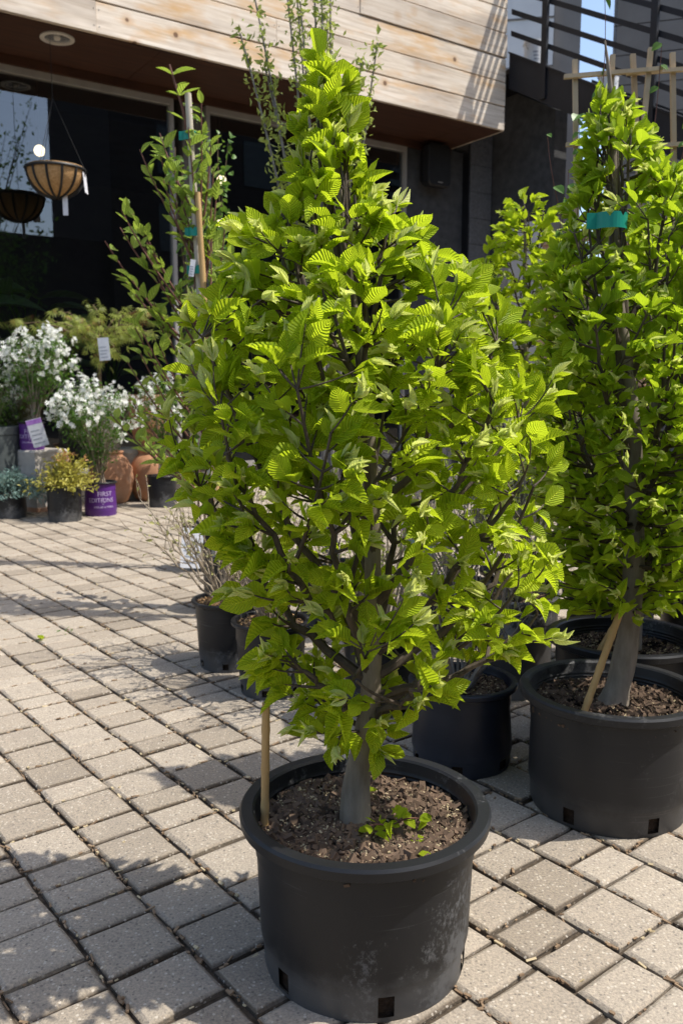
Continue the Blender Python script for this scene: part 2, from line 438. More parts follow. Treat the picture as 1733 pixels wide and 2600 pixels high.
def make_board():
    m, n, l, p = mat('weathered_cedar')
    co = obj_co(n); oi = n.new('ShaderNodeObjectInfo')
    off = n.new('ShaderNodeVectorMath'); off.operation = 'ADD'
    cmb = n.new('ShaderNodeCombineXYZ')
    for i in range(3): l.new(math_n(n, l, 'MULTIPLY', oi.outputs['Random'], 37.0 + 11 * i), cmb.inputs[i])
    l.new(co, off.inputs[0]); l.new(cmb.outputs[0], off.inputs[1]); v = off.outputs[0]
    warp = noise(n, l, scaled(n, l, v, (1.2, 1, 5)), 1.0, 2)
    g = n.new('ShaderNodeTexNoise'); g.inputs['Scale'].default_value = 1; g.inputs['Detail'].default_value = 7; g.inputs['Roughness'].default_value = 0.68; g.inputs['Distortion'].default_value = 0.6
    l.new(scaled(n, l, v, (1.1, 8, 26)), g.inputs['Vector'])
    base = ramp_out(n, l, g.outputs['Fac'], [(0.25, (0.38, 0.30, 0.23)), (0.45, (0.66, 0.57, 0.46)), (0.62, (0.78, 0.70, 0.60)), (0.8, (0.58, 0.50, 0.42))])
    pt = noise(n, l, scaled(n, l, v, (0.8, 1, 3.2)), 1.6, 4, 0.6)
    base = mixc(n, l, math_n(n, l, 'MULTIPLY', ramp_out(n, l, pt, [(0.5, (0, 0, 0)), (0.68, (1, 1, 1))]), 0.75), base, (0.62, 0.36, 0.13))
    pt2 = noise(n, l, scaled(n, l, v, (0.5, 1, 2.2)), 1.1, 4, 0.6)
    base = mixc(n, l, math_n(n, l, 'MULTIPLY', ramp_out(n, l, pt2, [(0.48, (0, 0, 0)), (0.66, (1, 1, 1))]), 0.7), base, (0.33, 0.27, 0.22))
    vo = n.new('ShaderNodeTexVoronoi'); vo.inputs['Scale'].default_value = 1.0; vo.inputs['Randomness'].default_value = 1.0
    l.new(scaled(n, l, v, (3.6, 0.3, 3.6)), vo.inputs['Vector'])
    k1 = ramp_out(n, l, vo.outputs['Distance'], [(0.09, (1, 1, 1)), (0.27, (0, 0, 0))])
    k2 = ramp_out(n, l, vo.outputs['Distance'], [(0.07, (1, 1, 1)), (0.10, (0, 0, 0))])
    base = mixc(n, l, math_n(n, l, 'MULTIPLY', k1, 0.45), base, (0.52, 0.30, 0.13))
    base = mixc(n, l, math_n(n, l, 'MULTIPLY', k2, 0.85), base, (0.12, 0.06, 0.035))
    base = mixc(n, l, 1.0, base, ramp_out(n, l, oi.outputs['Random'], [(0.0, (0.80, 0.77, 0.74)), (0.5, (1.0, 0.97, 0.93)), (1.0, (1.08, 1.06, 1.04))]), 'MULTIPLY')
    l.new(base, p.inputs['Base Color']); p.inputs['Roughness'].default_value = 0.75; p.inputs['Specular IOR Level'].default_value = 0.25
    bump(n, l, g.outputs['Fac'], 0.25, 0.006, p)
    return m
M['board'] = make_board()
def make_soffit():
    m, n, l, p = mat('stained_soffit')
    g = noise(n, l, scaled(n, l, obj_co(n), (0.8, 9, 1)), 2.5, 6, 0.6)
    l.new(ramp_out(n, l, g, [(0.3, (0.038, 0.013, 0.006)), (0.7, (0.085, 0.032, 0.014))]), p.inputs['Base Color'])
    p.inputs['Roughness'].default_value = 0.6; return m
M['soffit'] = make_soffit()
def make_glass():
    m, n, l, p = mat('window_glass')
    n.remove(p)
    t = n.new('ShaderNodeBsdfTransparent'); t.inputs[0].default_value = (0.72, 0.76, 0.75, 1)
    g = n.new('ShaderNodeBsdfGlossy'); g.inputs['Roughness'].default_value = 0.01; g.inputs['Color'].default_value = (0.9, 0.95, 1, 1)
    fr = n.new('ShaderNodeFresnel'); fr.inputs[0].default_value = 1.62
    fac = math_n(n, l, 'MINIMUM', math_n(n, l, 'MULTIPLY_ADD', fr.outputs[0], 1.9, 0.03), 1.0)
    mx = n.new('ShaderNodeMixShader'); l.new(fac, mx.inputs[0]); l.new(t.outputs[0], mx.inputs[1]); l.new(g.outputs[0], mx.inputs[2])
    l.new(mx.outputs[0], n['Material Output'].inputs['Surface']); return m
M['glass'] = make_glass()
def make_emit(name, c, s):
    m, n, l, p = mat(name)
    p.inputs['Base Color'].default_value = (*c, 1); p.inputs['Emission Color'].default_value = (*c, 1); p.inputs['Emission Strength'].default_value = s
    return m
M['bulb'] = make_emit('lit_bulb', (1.0, 0.8, 0.5), 2.0)
M['reflector'] = simple('downlight_reflector', (0.55, 0.55, 0.55), (0.6, 0.6, 0.6), 0.25, 4, 0, 0.5, 0.8)
M['trim'] = simple('cream_trim', (0.6, 0.57, 0.5), (0.64, 0.6, 0.53), 0.5, 4)

# ================================================================== GROUND
def build_ground():
    g = Geo(); s = 90.0
    g.add([(-s, -s, -0.016), (s, -s, -0.016), (s, s, -0.016), (-s, s, -0.016)], [(0, 1, 2, 3)])
    gr = g.build('pavement', M['sand'], kind='structure')
    W = 0.2085; T0 = 0.716
    SIZES = (0.199, 0.131, 0.262)
    items = []
    for k in range(-46, 78):
        t = T0 + k * W
        r = np.random.default_rng(1000 + k)
        n = -4.0 + r.random() * 0.2
        while n < 14.5:
            L = SIZES[r.choice(3, p=[0.50, 0.49, 0.01])]
            c = (t + W / 2) * E2 + (n + L / 2) * E1
            items.append((c[0], c[1], L, r.random(), r.normal(0, 1, 3)))
            n += L
    Hc, f, p = 1.375, 2170.0, R(8)
    keep = []
    for (x, y, L, tn, q) in items:
        nb = x * B1[0] + y * B1[1]
        if nb > 11.25 or y < -0.6 or abs(x) > 0.62 * max(y, 0) + 1.9: continue
        dep = y * math.cos(p) + Hc * math.sin(p)
        vis = False; area = 0
        if dep > 0.3:
            up = y * math.sin(p) - Hc * math.cos(p)
            px, py = 866 + f * x / dep, 1300 - f * up / dep
            vis = -60 < px < 1790 and py < 2660
            area = L / dep ** 3
            # behind the big pots nothing shows
            if abs(px - 925) < 230 and py > 2260: vis = False
        keep.append((area if vis else 0, x, y, L, tn, q))
    keep.sort(key=lambda a: -a[0])
    az = math.atan2(E1[1], E1[0])
    def pv(L, gap, seed):
        r = np.random.default_rng(seed)
        a, b = L / 2 - gap, W / 2 - gap; ch = 0.011
        j = lambda: r.normal(0, 0.0022)
        top = [[-a + ch, -b + ch], [a - ch, -b + ch], [a - ch, b - ch], [-a + ch, b - ch]]
        rim = [[-a + j(), -b + j()], [a + j(), -b + j()], [a + j(), b + j()], [-a + j(), b + j()]]
        # a middle point along each edge keeps the outline uneven
        v = []
        for ring, z in ((top, 0.0), (rim, -0.007), (rim, -0.03)):
            for i in range(4):
                p0, p1 = np.array(ring[i]), np.array(ring[(i + 1) % 4])
                v.append((*p0, z)); m = (p0 + p1) / 2 + r.normal(0, 0.0015, 2); v.append((*m, z))
        f = []
        for k in range(2):
            for i in range(8):
                q = (i + 1) % 8
                f.append((k * 8 + i, (k + 1) * 8 + i, (k + 1) * 8 + q, k * 8 + q))
        return np.array(v, float), np.array(f), np.array([list(range(8))])
    def edge_tone(q): return np.concatenate([np.full(8, q), np.full(16, q - 0.75)])
    var = {}
    for L in SIZES:
        for s in range(8): var[(L, s)] = pv(L, 0.0058, int(L * 1000) + s)
    tones = np.linspace(0.02, 0.98, 8)
    meshes = {}
    n_ind = 300
    rest = Geo()
    for i, (area, x, y, L, tn, q) in enumerate(keep):
        s = int(tn * 7.999)
        dz = q[0] * 0.0016; rx, ry = q[1] * 0.006, q[2] * 0.006
        if i < n_ind:
            key = (L, s)
            if key not in meshes:
                v, fq, ft = var[key]; gg = Geo(); gg.add(v, fq, tone=edge_tone(tones[s]))
                gg.f.append(ft); meshes[key] = gg.mesh('paver', M['paver'])
            o = link('paver', meshes[key], gr, loc=(x, y, dz))
            o.rotation_euler = (rx, ry, az)
        else:
            v, fq, ft = var[(L, s)]
            c, sn = math.cos(az), math.sin(az)
            w = v.copy(); w[:, 2] += dz + rx * v[:, 1] - ry * v[:, 0]
            w[:, 0] = x + c * v[:, 0] - sn * v[:, 1]; w[:, 1] = y + sn * v[:, 0] + c * v[:, 1]
            n0 = rest.n
            rest.add(w, fq, tone=edge_tone(tones[s])); rest.f.append(ft + n0)
    rest.build('paver', M['paver'], gr, kind='stuff')
    # bark, husks and grit lying in and beside the joints
    mats = []; m2 = []
    r = np.random.default_rng(5)
    for i in range(7500):
        if r.random() < 0.62:
            t = T0 + W * r.integers(-8, 16) + r.normal(0, 0.006); n = 0.6 + 7.0 * r.random() ** 1.5; a = az + r.normal(0, 0.25)
        else:
            it = keep[r.integers(0, 900)]
            c = np.array([it[1], it[2]]) + E1 * it[3] / 2 + E2 * (r.random() - 0.5) * W + E1 * r.normal(0, 0.004)
            t, n = c @ E2, c @ E1; a = az + math.pi / 2 + r.normal(0, 0.3)
        if r.random() < 0.13: t += r.normal(0, 0.05); n += r.normal(0, .03); a = r.random() * 6.28
        c = t * E2 + n * E1
        ln = 0.004 + 0.011 * r.random() ** 2; w = 0.0016 + 0.0022 * r.random()
        m = frame((c[0], c[1], -0.006 + 0.006 * r.random()), (math.cos(a), math.sin(a), r.normal(0, 0.15)), (r.normal(0, .3), r.normal(0, .3), 1), 1.0)
        m[:3, 0] *= w; m[:3, 1] *= ln; m[:3, 2] *= w * 0.7
        (m2 if r.random() < 0.2 else mats).append(m)
    unit = (box_v(-1, 1, -1, 1, -1, 1), BOXF, np.zeros((8, 2)))
    Geo().inst(unit, mats).build('joint_debris', M['debris'], gr, kind='stuff')
    Geo().inst(unit, m2).build('pale_grit', M['pale_bits'], gr, kind='stuff')
    # a few moss tufts and fallen yellow bits
    mm = []
    for (x, y) in [(-1.62, 4.8), (-0.63, 5.1), (-0.6, 5.0), (-0.7, 5.25)]:
        for j in range(40):
            mm.append(frame((x + r.normal(0, .025), y + r.normal(0, .03), -0.006), (r.normal(), r.normal(), 1.0), (r.normal(), r.normal(), .2), 0.018 * (0.5 + r.random())))
    Geo().inst(leaf_tpl(2, 1, 0.4, 0, 0.1, 0), mm).build('moss', M['leaf_green'], gr, kind='stuff')
    return gr
ground = build_ground()

# ================================================================== SHOP
SOF, WN, FN, TC = 5.37, 11.3, 10.03, 9.95
def build_shop():
    az = math.atan2(B2[1], B2[0])
    shop = thing('shop_building', 'dark-glazed shop with weathered cedar boards over a deep brown soffit', 'building', bld(0, WN, 0), az)
    # local frame: x along facade (t), y into the shop (n - WN), z up
    def bx(name, m, t0, t1, n0, n1, z0, z1, parent=shop, bev=0.0):
        g = Geo(); box(g, t0, t1, n0 - WN, n1 - WN, z0, z1)
        return g.build(name, M[m], parent)
    # cedar boards, each a piece
    r = np.random.default_rng(3)
    bh = 0.349
    core = bx('cladding_core', 'steel', -6.0, TC - 0.03, FN + 0.05, FN + 3.0, SOF + 0.02, SOF + 8 * bh)
    for i in range(8):
        z0 = SOF + i * bh
        cuts = [-6.0] + ([3.56] if i == 0 else [[-1.0, 5.9], [2.1], [0.4, 7.2], [4.6], [-2, 6.3], [3.0], [1.0, 8.0]][i - 1]) + [TC]
        for a, b in zip(cuts[:-1], cuts[1:]):
            g = Geo(); gap = 0.006
            x0, x1 = 0, b - a - gap
            d = 0.05 + r.normal(0, 0.003)
            v = box_v(x0, x1, -d, 0, 0.008, bh - 0.006)
            c = 0.006
            prof = [(-d + c, 0.008), (-d, 0.008 + c), (-d, bh - 0.006 - c), (-d + c, bh - 0.006), (0, bh - 0.006), (0, 0.008)]
            k = len(prof); nx = 14
            vv = [(x0 + (x1 - x0) * j / nx, y + (0.002 * math.sin(j * 1.9 + i) if y < -0.01 else 0), z + 0.0025 * math.sin(j * 1.3 + 2 * i)) for j in range(nx + 1) for (y, z) in prof]
            f = [(j * k + q, (j + 1) * k + q, (j + 1) * k + (q + 1) % k, j * k + (q + 1) % k) for j in range(nx) for q in range(k)]
            g.add(vv, np.array(f)); g.add(vv[:k], [tuple(range(k))]); g.add(vv[-k:], [tuple(range(k))[::-1]])
            o = g.build('cladding_board', M['board'], shop, loc=(a, FN + 0.05 - WN, z0))
            if a < 0 or b < 9: pass
            ng = Geo()
            for xx in (0.03, x1 - 0.03):
                for zz in (0.08, bh - 0.09):
                    ng.add(np.array([(xx + 0.007 * math.cos(q), -d - 0.0025, zz + 0.007 * math.sin(q)) for q in np.linspace(0, 6.28, 7)[:-1]]), [(0, 1, 2, 3, 4, 5)])
            ng.build('nail_heads', M['black_metal'], o)
    # return cladding on the end wall
    for i in range(8):
        bx('end_board', 'board', TC + 0.002, TC + 0.028, FN + 0.055, FN + 2.8, SOF + i * bh + 0.008, SOF + (i + 1) * bh - 0.004)
    # soffit panels
    for a, b in zip([-6, -3.2, -0.6, 1.9, 4.35, 6.85, 9.3], [-3.2, -0.6, 1.9, 4.35, 6.85, 9.3, TC - 0.03]):
        bx('soffit_panel', 'soffit', a + 0.004, b - 0.004, FN + 0.06, WN + 0.12, SOF - 0.004, SOF + 0.03)
    bx('soffit_fascia', 'soffit', -6, TC - 0.05, WN - 0.1, WN - 0.04, SOF - 0.11, SOF - 0.006)
    # wall pieces
    bx('sill_wall', 'pier', -6, 9.1, WN, WN + 0.2, 0, 0.28)
    bx('pier', 'pier', 5.14, 5.42, WN - 0.02, WN + 0.25, 0.28, SOF - 0.012)
    bx('end_wall', 'dark_wall', 9.02, 10.25, WN, WN + 0.25, 0, SOF - 0.012)
    # block column, one block each
    z = 0.0; i = 0
    while z < SOF + 0.4:
        h = 0.43
        o = bx('column_block', 'block', 10.29 + 0.002 * (i % 2), 10.78, WN - 0.15, WN + 0.3, z + 0.004, min(z + h, SOF + 0.4) - 0.004)
        z += h; i += 1
    bx('column_core', 'steel', 10.26, 10.76, WN - 0.13, WN + 0.28, 0.0, SOF + 0.38)
    # windows: frame and pane
    for (a, b, mull) in ((-6.0, -1.4, []), (-1.4, 5.0, [1.8]), (5.48, 9.0, [7.4])):
        fr = Geo(); w = 0.055
        box(fr, a, b, -0.06, 0.05, SOF - 0.19, SOF - 0.105)
        box(fr, a, b, -0.06, 0.05, 0.285, 0.36)
        box(fr, a, a + w, -0.058, 0.048, 0.361, SOF - 0.191)
        box(fr, b - w, b, -0.058, 0.048, 0.361, SOF - 0.191)
        for q in mull: box(fr, q - w / 2, q + w / 2, -0.058, 0.048, 0.361, SOF - 0.191)
        win = fr.build('window_frame', M['frame'], shop)
        edges = [a + w] + mull + [b - w]
        for p0, p1 in zip(edges[:-1], edges[1:]):
            pg = Geo(); e0 = p0 + (w / 2 if p0 in mull else 0); e1 = p1 - (w / 2 if p1 in mull else 0)
            pg.add([(e0, 0, 0.36), (e1, 0, 0.36), (e1, 0, SOF - 0.19), (e0, 0, SOF - 0.19)], [(0, 1, 2, 3)])
            pg.build('pane', M['glass'], win)
    # room behind the glass
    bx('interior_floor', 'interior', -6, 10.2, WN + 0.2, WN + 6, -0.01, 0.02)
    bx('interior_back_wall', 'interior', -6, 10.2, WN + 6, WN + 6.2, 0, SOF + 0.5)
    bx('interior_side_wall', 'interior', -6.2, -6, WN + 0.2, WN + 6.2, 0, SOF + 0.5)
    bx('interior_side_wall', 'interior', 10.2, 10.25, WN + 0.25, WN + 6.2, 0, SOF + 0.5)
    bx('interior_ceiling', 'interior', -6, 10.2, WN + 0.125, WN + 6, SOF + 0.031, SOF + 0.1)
    bx('shelf', 'interior', 1.0, 8.6, WN + 0.35, WN + 0.8, 0.95, 1.0)
    return shop
shop = build_shop()

def sh(t, n, z): return bld(t, n, z)

# recessed downlight in the soffit
def downlight(p):
    t = thing('recessed_downlight', 'round recessed light with cream trim in brown soffit', 'light', (p[0], p[1], SOF - 0.006))
    g = Geo(); lathe(g, [(0.19, 0.0), (0.19, -0.014), (0.145, -0.018), (0.14, 0.0)], 36); g.build('trim_ring', M['trim'], t, True)
    g = Geo(); lathe(g, [(0.14, -0.004), (0.1, 0.0015), (0.03, 0.0018)], 36); g.build('reflector', M['reflector'], t, True)
    g = Geo(); lathe(g, [(0.001, -0.02), (0.035, -0.018), (0.04, 0.0)], 16); g.build('lamp', M['trim'], t, True)
downlight((-3.23, 10.38))

# speaker on the end wall
def speaker():
    az = math.atan2(B2[1], B2[0])
    t = thing('wall_speaker', 'black outdoor loudspeaker mounted on dark wall under soffit', 'speaker', bld(9.46, WN - 0.19, 4.66), az)
    g = Geo()
    prof = []
    w, h, c = 0.23, 0.33, 0.05
    out = [(-w + c, -h), (w - c, -h), (w, -h + c), (w, h - c), (w - c, h), (-w + c, h), (-w, h - c), (-w, -h + c)]
    v = []
    for (s, y) in ((0.75, 0.15), (0.98, 0.02), (1.0, -0.12), (0.94, -0.15)):
        v += [(a * s, y, b * s + h) for a, b in out]
    f = [(k * 8 + i, k * 8 + (i + 1) % 8, (k + 1) * 8 + (i + 1) % 8, (k + 1) * 8 + i) for k in range(3) for i in range(8)]
    g.add(v, np.array(f)); g.add(v[24:], [tuple(range(8))]); g.add(v[:8], [tuple(range(8))[::-1]])
    g.build('cabinet', M['speaker'], t)
    g = Geo(); g.add([(a * 0.85, -0.153, b * 0.86 + h) for a, b in out], [tuple(range(8))]); g.build('grille', M['black_metal'], t)
    g = Geo(); box(g, -0.05, 0.05, -0.157, -0.154, 0.055, 0.07); g.build('badge', M['frame'], t)
    g = Geo(); box(g, -0.05, 0.05, 0.12, 0.19, 0.28, 0.46); g.build('bracket', M['black_metal'], t)
speaker()

# dark stair-landing pier right of the column
def pier_right():
    g = Geo(); bbox(g, 10.82, 11.1, 9.80, 11.25, 4.22, 5.78)
    v = g.v[0]; hi = v[:, 2] > 5; v[hi, 2] += ((v[hi, :2] @ B1) - 9.80) * 0.55
    bbox(g, 10.83, 11.09, 11.0, 11.25, 0, 4.22)
    o = g.build('landing_wall', M['dark_wall'])
    tag(o, 'charcoal wall of the stair landing beside the block column', 'wall')
pier_right()

# steel stair descending towards the front
def stair():
    t = thing('steel_stair', 'black steel outdoor stair with horizontal rails beside the cedar boards', 'stairs', bld(TC + 0.06, FN, 0), math.atan2(B2[1], B2[0]))
    # local x along t, y along n (towards the shop), z up.  Flight runs towards -y, dropping.
    sl = 0.555
    n_end = -7.0
    def bar(name, x0, x1, zoff0, zoff1, y0=-0.0, y1=n_end, parent=t, m='steel'):
        g = Geo(); v = []
        for (y) in (y0, y1):
            z = 6.0 + y * sl
            v += [(x0, y, z + zoff0), (x1, y, z + zoff0), (x1, y, z + zoff1), (x0, y, z + zoff1)]
        g.add(v, np.array([[0, 1, 2, 3], [7, 6, 5, 4], [0, 4, 5, 1], [1, 5, 6, 2], [2, 6, 7, 3], [3, 7, 4, 0]]))
        return g.build(name, M[m], parent)
    for x in (0.0, 1.9):
        bar('stringer', x, x + 0.03, 0.0, 0.50)
        if x > 1: continue
        bar('flange', x - 0.03, x + 0.09, 0.502, 0.53)
        for k in range(4): bar('rail', x + 0.02, x + 0.06, 0.76 + k * 0.31, 0.84 + k * 0.31)
        bar('handrail', x + 0.0, x + 0.08, 2.02, 2.09)
        for y in (-0.72, -2.6, -4.5, -6.4):
            g = Geo(); z = 6.0 + y * sl; box(g, x - 0.0345, x + 0.016, y - 0.05, y + 0.05, z + 0.05, z + 2.0); g.build('post', M['steel'], t)
    k = 0; y = -0.02
    while y > n_end + 0.3:
        z = 6.0 + y * sl + 0.30
        g = Geo(); box(g, 0.035, 1.895, y - 0.31, y, z - 0.04, z); g.build('tread', M['steel'], t)
        y -= 0.30; k += 1
    g = Geo(); box(g, 0.035, 1.895, 0.0, 1.3, 6.24, 6.30); g.build('landing', M['steel'], t)
    # two legs at the foot
    for x in (0.015, 1.915):
        g = Geo(); box(g, x - 0.05, x + 0.05, n_end - 0.05, n_end + 0.05, 0, 6.0 + n_end * sl + 0.2); g.build('leg', M['steel'], t)
    return t
stair()
def bucket(label, t, n, z, r=0.19, h=0.36):
    o = thing('white_bucket', label, 'bucket', bld(t, n, z))
    g = Geo(); lathe(g, [(0.001, 0), (r * 0.86, 0), (r, h - 0.06), (r + 0.012, h - 0.05), (r + 0.012, h - 0.03), (r, h - 0.028), (r + 0.006, h), (r - 0.008, h), (r * 0.84, 0.02), (0.001, 0.02)], 28)
    sh_ = g.build('shell', M['white'], o, True)
    g = Geo(); tube(g, [(r * math.cos(a), r * math.sin(a) * 0.3 - r * 0.9, h - 0.05 - 0.13 * math.sin(a)) for a in np.linspace(0, math.pi, 12)], 0.004, 5); g.build('handle', M['frame'], o, True)
    g = Geo()
    for k in range(3):
        a0 = -1.9 + 0.05 * k; zz = h * 0.5 - 0.05 * k; rr = r * (0.86 + 0.14 * zz / h) + 0.004
        vv = [(rr * math.cos(a0 + 0.5 * j / 6), rr * math.sin(a0 + 0.5 * j / 6), zz + q) for j in range(7) for q in (0, 0.022)]
        g.add(vv, np.array([[2 * j, 2 * j + 2, 2 * j + 3, 2 * j + 1] for j in range(6)]))
    g.build('lettering_block', M['ink'], sh_)
sl = 0.555
def tread_z(n):
    y = n - FN
    k = math.floor((-0.02 - y) / 0.30)
    yt = -0.02 - 0.30 * k
    return 6.0 + yt * sl + 0.30
bucket('white bucket on the stair next to the cedar corner', TC + 0.42, FN - 0.17, tread_z(FN - 0.17), 0.17, 0.4)
bucket('white bucket on a lower stair tread behind wooden trellis', TC + 0.34, 8.365, tread_z(8.365), 0.14, 0.34)

# grey panel house behind the stair
def far_house():
    az = math.atan2(B2[1], B2[0])
    h = thing('grey_panel_house', 'grey panelled building standing behind the black stair', 'building', (6.0, 20.0, 0), R(-16.7))
    g = Geo(); box(g, 0, 9, 0.05, 6, 0, 15); g.build('wall', M['steel'], h)
    pw, ph = 1.55, 0.62
    for i in range(5):
        for k in range(24):
            g = Geo(); box(g, i * pw + 0.012, (i + 1) * pw - 0.012, 0.0, 0.049, k * ph + 0.01, (k + 1) * ph - 0.01); g.build('wall_panel', M['panel'], h)
    for k in range(24):
        g = Geo(); box(g, -0.05, -0.001, 0.012, 1.6, k * ph + 0.01, (k + 1) * ph - 0.01); g.build('end_panel', M['panel'], h)
    c = thing('pale_stair_tower', 'pale panelled tower rising behind the bucket on the stair', 'building', (3.25, 18.0, 0), R(-11))
    g = Geo(); box(g, 0, 0.9, 0, 1.5, 0, 14); g.build('wall', M['panel_white'], c)
    g = Geo(); box(g, 0.91, 1.42, 0.1, 1.5, 0, 14); g.build('grey_return', M['panel'], c)
    for k in range(9):
        g = Geo(); box(g, 0.0, 0.9, -0.02, -0.001, 5.0 + k * 0.9, 5.03 + k * 0.9); g.build('seam', M['panel'], c)
far_house()

# street side behind the viewer: seen mirrored in the shop glass
def street_side():
    az = math.atan2(B2[1], B2[0])
    h = thing('dark_brick_house', 'dark brick house across the yard mirrored in shop glass', 'building', bld(12.6, -12.0, 0), az)
    g = Geo(); box(g, 0, 30, -8, 0, 0, 19); g.build('wall', M['brick_dark'], h)
    g = Geo(); box(g, -26, -0.01, -7, -0.4, 0, 7.4); g.build('low_wing', M['brick_dark'], h)
    for i in range(7):
        for k in range(4):
            w = Geo(); box(w, 2 + i * 4, 3.6 + i * 4, 0.002, 0.05, 1.0 + k * 3.1, 2.9 + k * 3.1); f = w.build('window', M['dark_glaze'], h)
    for k in range(55):
        g = Geo(); box(g, 0, 30, 0.001, 0.02, k * 0.34, k * 0.34 + 0.02); g.build('brick_course', M['interior'], h)
street_side()
print('shop done')

# ================================================================== POTS
UNIT = (box_v(-1, 1, -1, 1, -1, 1), BOXF, np.zeros((8, 2)))
def chips(seed, rad, z, n, size, flat=0.35, edge=1.0):
    r = np.random.default_rng(seed); out = []
    for i in range(n):
        a = r.random() * 6.283; q = rad * math.sqrt(r.random()) * edge
        zz = z + 0.013 * (1 - q / rad) + 0.004 * math.sin(q * 40 + a * 3) + 0.005 * r.random()
        ln = size * (0.35 + 1.0 * r.random() ** 1.6)
        m = frame((q * math.cos(a), q * math.sin(a), zz), (r.normal(), r.normal(), r.normal() * 0.5), (r.normal() * .8, r.normal() * .8, 1), 1.0)
        m[:3, 0] *= ln * (0.2 + 0.35 * r.random()); m[:3, 1] *= ln; m[:3, 2] *= ln * flat * (0.3 + 0.5 * r.random())
        out.append(m)
    return out
def make_pot(label, x, y, Rr, h, rb, mt, soil=0.06, seg=84, holes=6, chip=(700, 0.016), pale=(500, 0.005), paletype='pale_bits', name='nursery_pot', group=None, z0=0.0, rot=0.0, mulch='bark_chip'):
    t = thing(name, label, 'pot', (x, y, z0), rot, group)
    k = Rr / 0.3
    ri = Rr - 0.035 * k
    hole_seg = max(2, seg // 42)
    def skip(i, j):
        if i != 1 or not holes: return False
        step = seg // holes
        return (j % step) < hole_seg
    g = Geo()
    lathe(g, [(rb * 0.985, 0.0), (rb, 0.014), (rb * 1.008, 0.014 + 0.05 * k), (rb * 1.03, 0.072 * k + 0.014), (rb * 1.034, 0.078 * k + 0.014), (ri * 0.985, h * 0.74), (ri * 0.985 + 0.003, h * 0.742), (ri, h - 0.032 * k)], seg, skip)
    g.build('shell', M[mt], t, True)
    g = Geo()
    lip = [(ri - 0.002, h - 0.036 * k), (Rr - 0.007 * k, h - 0.033 * k), (Rr - 0.001, h - 0.029 * k), (Rr + 0.001, h - 0.008 * k), (Rr - 0.004 * k, h - 0.001 * k), (Rr - 0.012 * k, h), (Rr - 0.03 * k, h - 0.001 * k), (Rr - 0.036 * k, h - 0.006 * k), (ri - 0.005 * k, h - 0.03 * k)]
    for q in range(4):
        zz = h - (0.035 + 0.012 * q) * k; lip += [(ri - 0.006 * k, zz), (ri - 0.0085 * k, zz - 0.005 * k)]
    lip += [(ri - 0.012 * k, h - soil - 0.05)]
    lathe(g, lip, seg); g.build('rim', M[mt], t, True)
    # soil: root ball and surface
    zs = h - soil; rs = ri - 0.008 * k
    g = Geo()
    r = np.random.default_rng(int(abs(x * 1000 + y * 77)) + 1)
    prof = [(rb - 0.012, 0.004), (rb * 1.0 - 0.012, 0.1 * k), (rs * 0.97, zs - 0.03), (rs, zs)]
    for q in (0.85, 0.7, 0.55, 0.4, 0.25, 0.1, 0.004): prof.append((rs * q, zs + 0.012 * (1 - q) + 0.006 * math.sin(q * 17)))
    lathe(g, prof, 40)
    v = g.v[0]; top = np.arange(len(v)) >= 4 * 40
    v[top, 2] += r.normal(0, 0.003, top.sum())
    s = g.build('soil', M['soil'], t, True)
    if chip[0]: Geo().inst(UNIT, chips(int(x * 100 + 500), rs * 0.98, zs + 0.005, chip[0], chip[1])).build('bark_mulch', M[mulch], s, kind='stuff')
    if pale[0]: Geo().inst(UNIT, chips(int(x * 100 + 900), rs * 0.97, zs + 0.010, pale[0], pale[1], 0.6)).build('pale_grit', M[paletype], s, kind='stuff')
    return t
BIG = 'large black nursery pots of hornbeams'
P1 = make_pot('large scuffed black nursery pot with cane at its rim, standing in the open', 0.056, 1.946, 0.3, 0.395, 0.245, 'pot', soil=0.062, chip=(3000, 0.016), pale=(1700, 0.0036), group=BIG, rot=0.62)
P2 = make_pot('large grey-scuffed nursery pot beside the small navy pot', 0.90, 2.74, 0.3, 0.405, 0.255, 'pot2', soil=0.075, chip=(2200, 0.016), pale=(650, 0.0034), group=BIG, rot=0.72)
P3 = make_pot('large black nursery pot directly behind the grey-scuffed pot', 1.122, 3.29, 0.3, 0.425, 0.25, 'pot', soil=0.08, seg=60, chip=(1600, 0.013), pale=(600, 0.0045), group=BIG)
P4 = make_pot('large black nursery pot at the edge of the hornbeam row', 1.63, 3.24, 0.3, 0.36, 0.25, 'pot', soil=0.05, seg=60, chip=(500, 0.012), pale=(200, 0.005), group=BIG)
MID = 'mid-size black pots of twiggy shrubs'
PB = make_pot('navy blue nursery pot of bare twigs between the large pots', 0.452, 3.074, 0.202, 0.317, 0.181, 'pot_navy', soil=0.045, seg=60, chip=(1500, 0.010), pale=(350, 0.003), group=MID, rot=0.2)
PA = make_pot('black nursery pot topped with orange wood chips', -0.575, 4.21, 0.18, 0.345, 0.142, 'pot', soil=0.028, seg=60, chip=(420, 0.011), pale=(320, 0.010), paletype='orange_chip', group=MID, rot=0.45)
PBb = make_pot('black nursery pot next to the pot with orange wood chips', -0.325, 3.83, 0.182, 0.341, 0.142, 'pot', soil=0.03, seg=60, chip=(450, 0.011), pale=(260, 0.008), paletype='orange_chip', group=MID, rot=0.3)
PC = make_pot('black nursery pot of the caned shrub behind the wood-chip pot', -0.72, 5.34, 0.18, 0.347, 0.15, 'pot', soil=0.03, seg=48, chip=(200, 0.012), pale=(0, 0), group=MID)
PD = make_pot('dusty grey nursery pot behind the navy pot', 0.80, 3.84, 0.20, 0.46, 0.155, 'pot_dusty', soil=0.04, seg=48, chip=(200, 0.012), pale=(0, 0), group=MID)
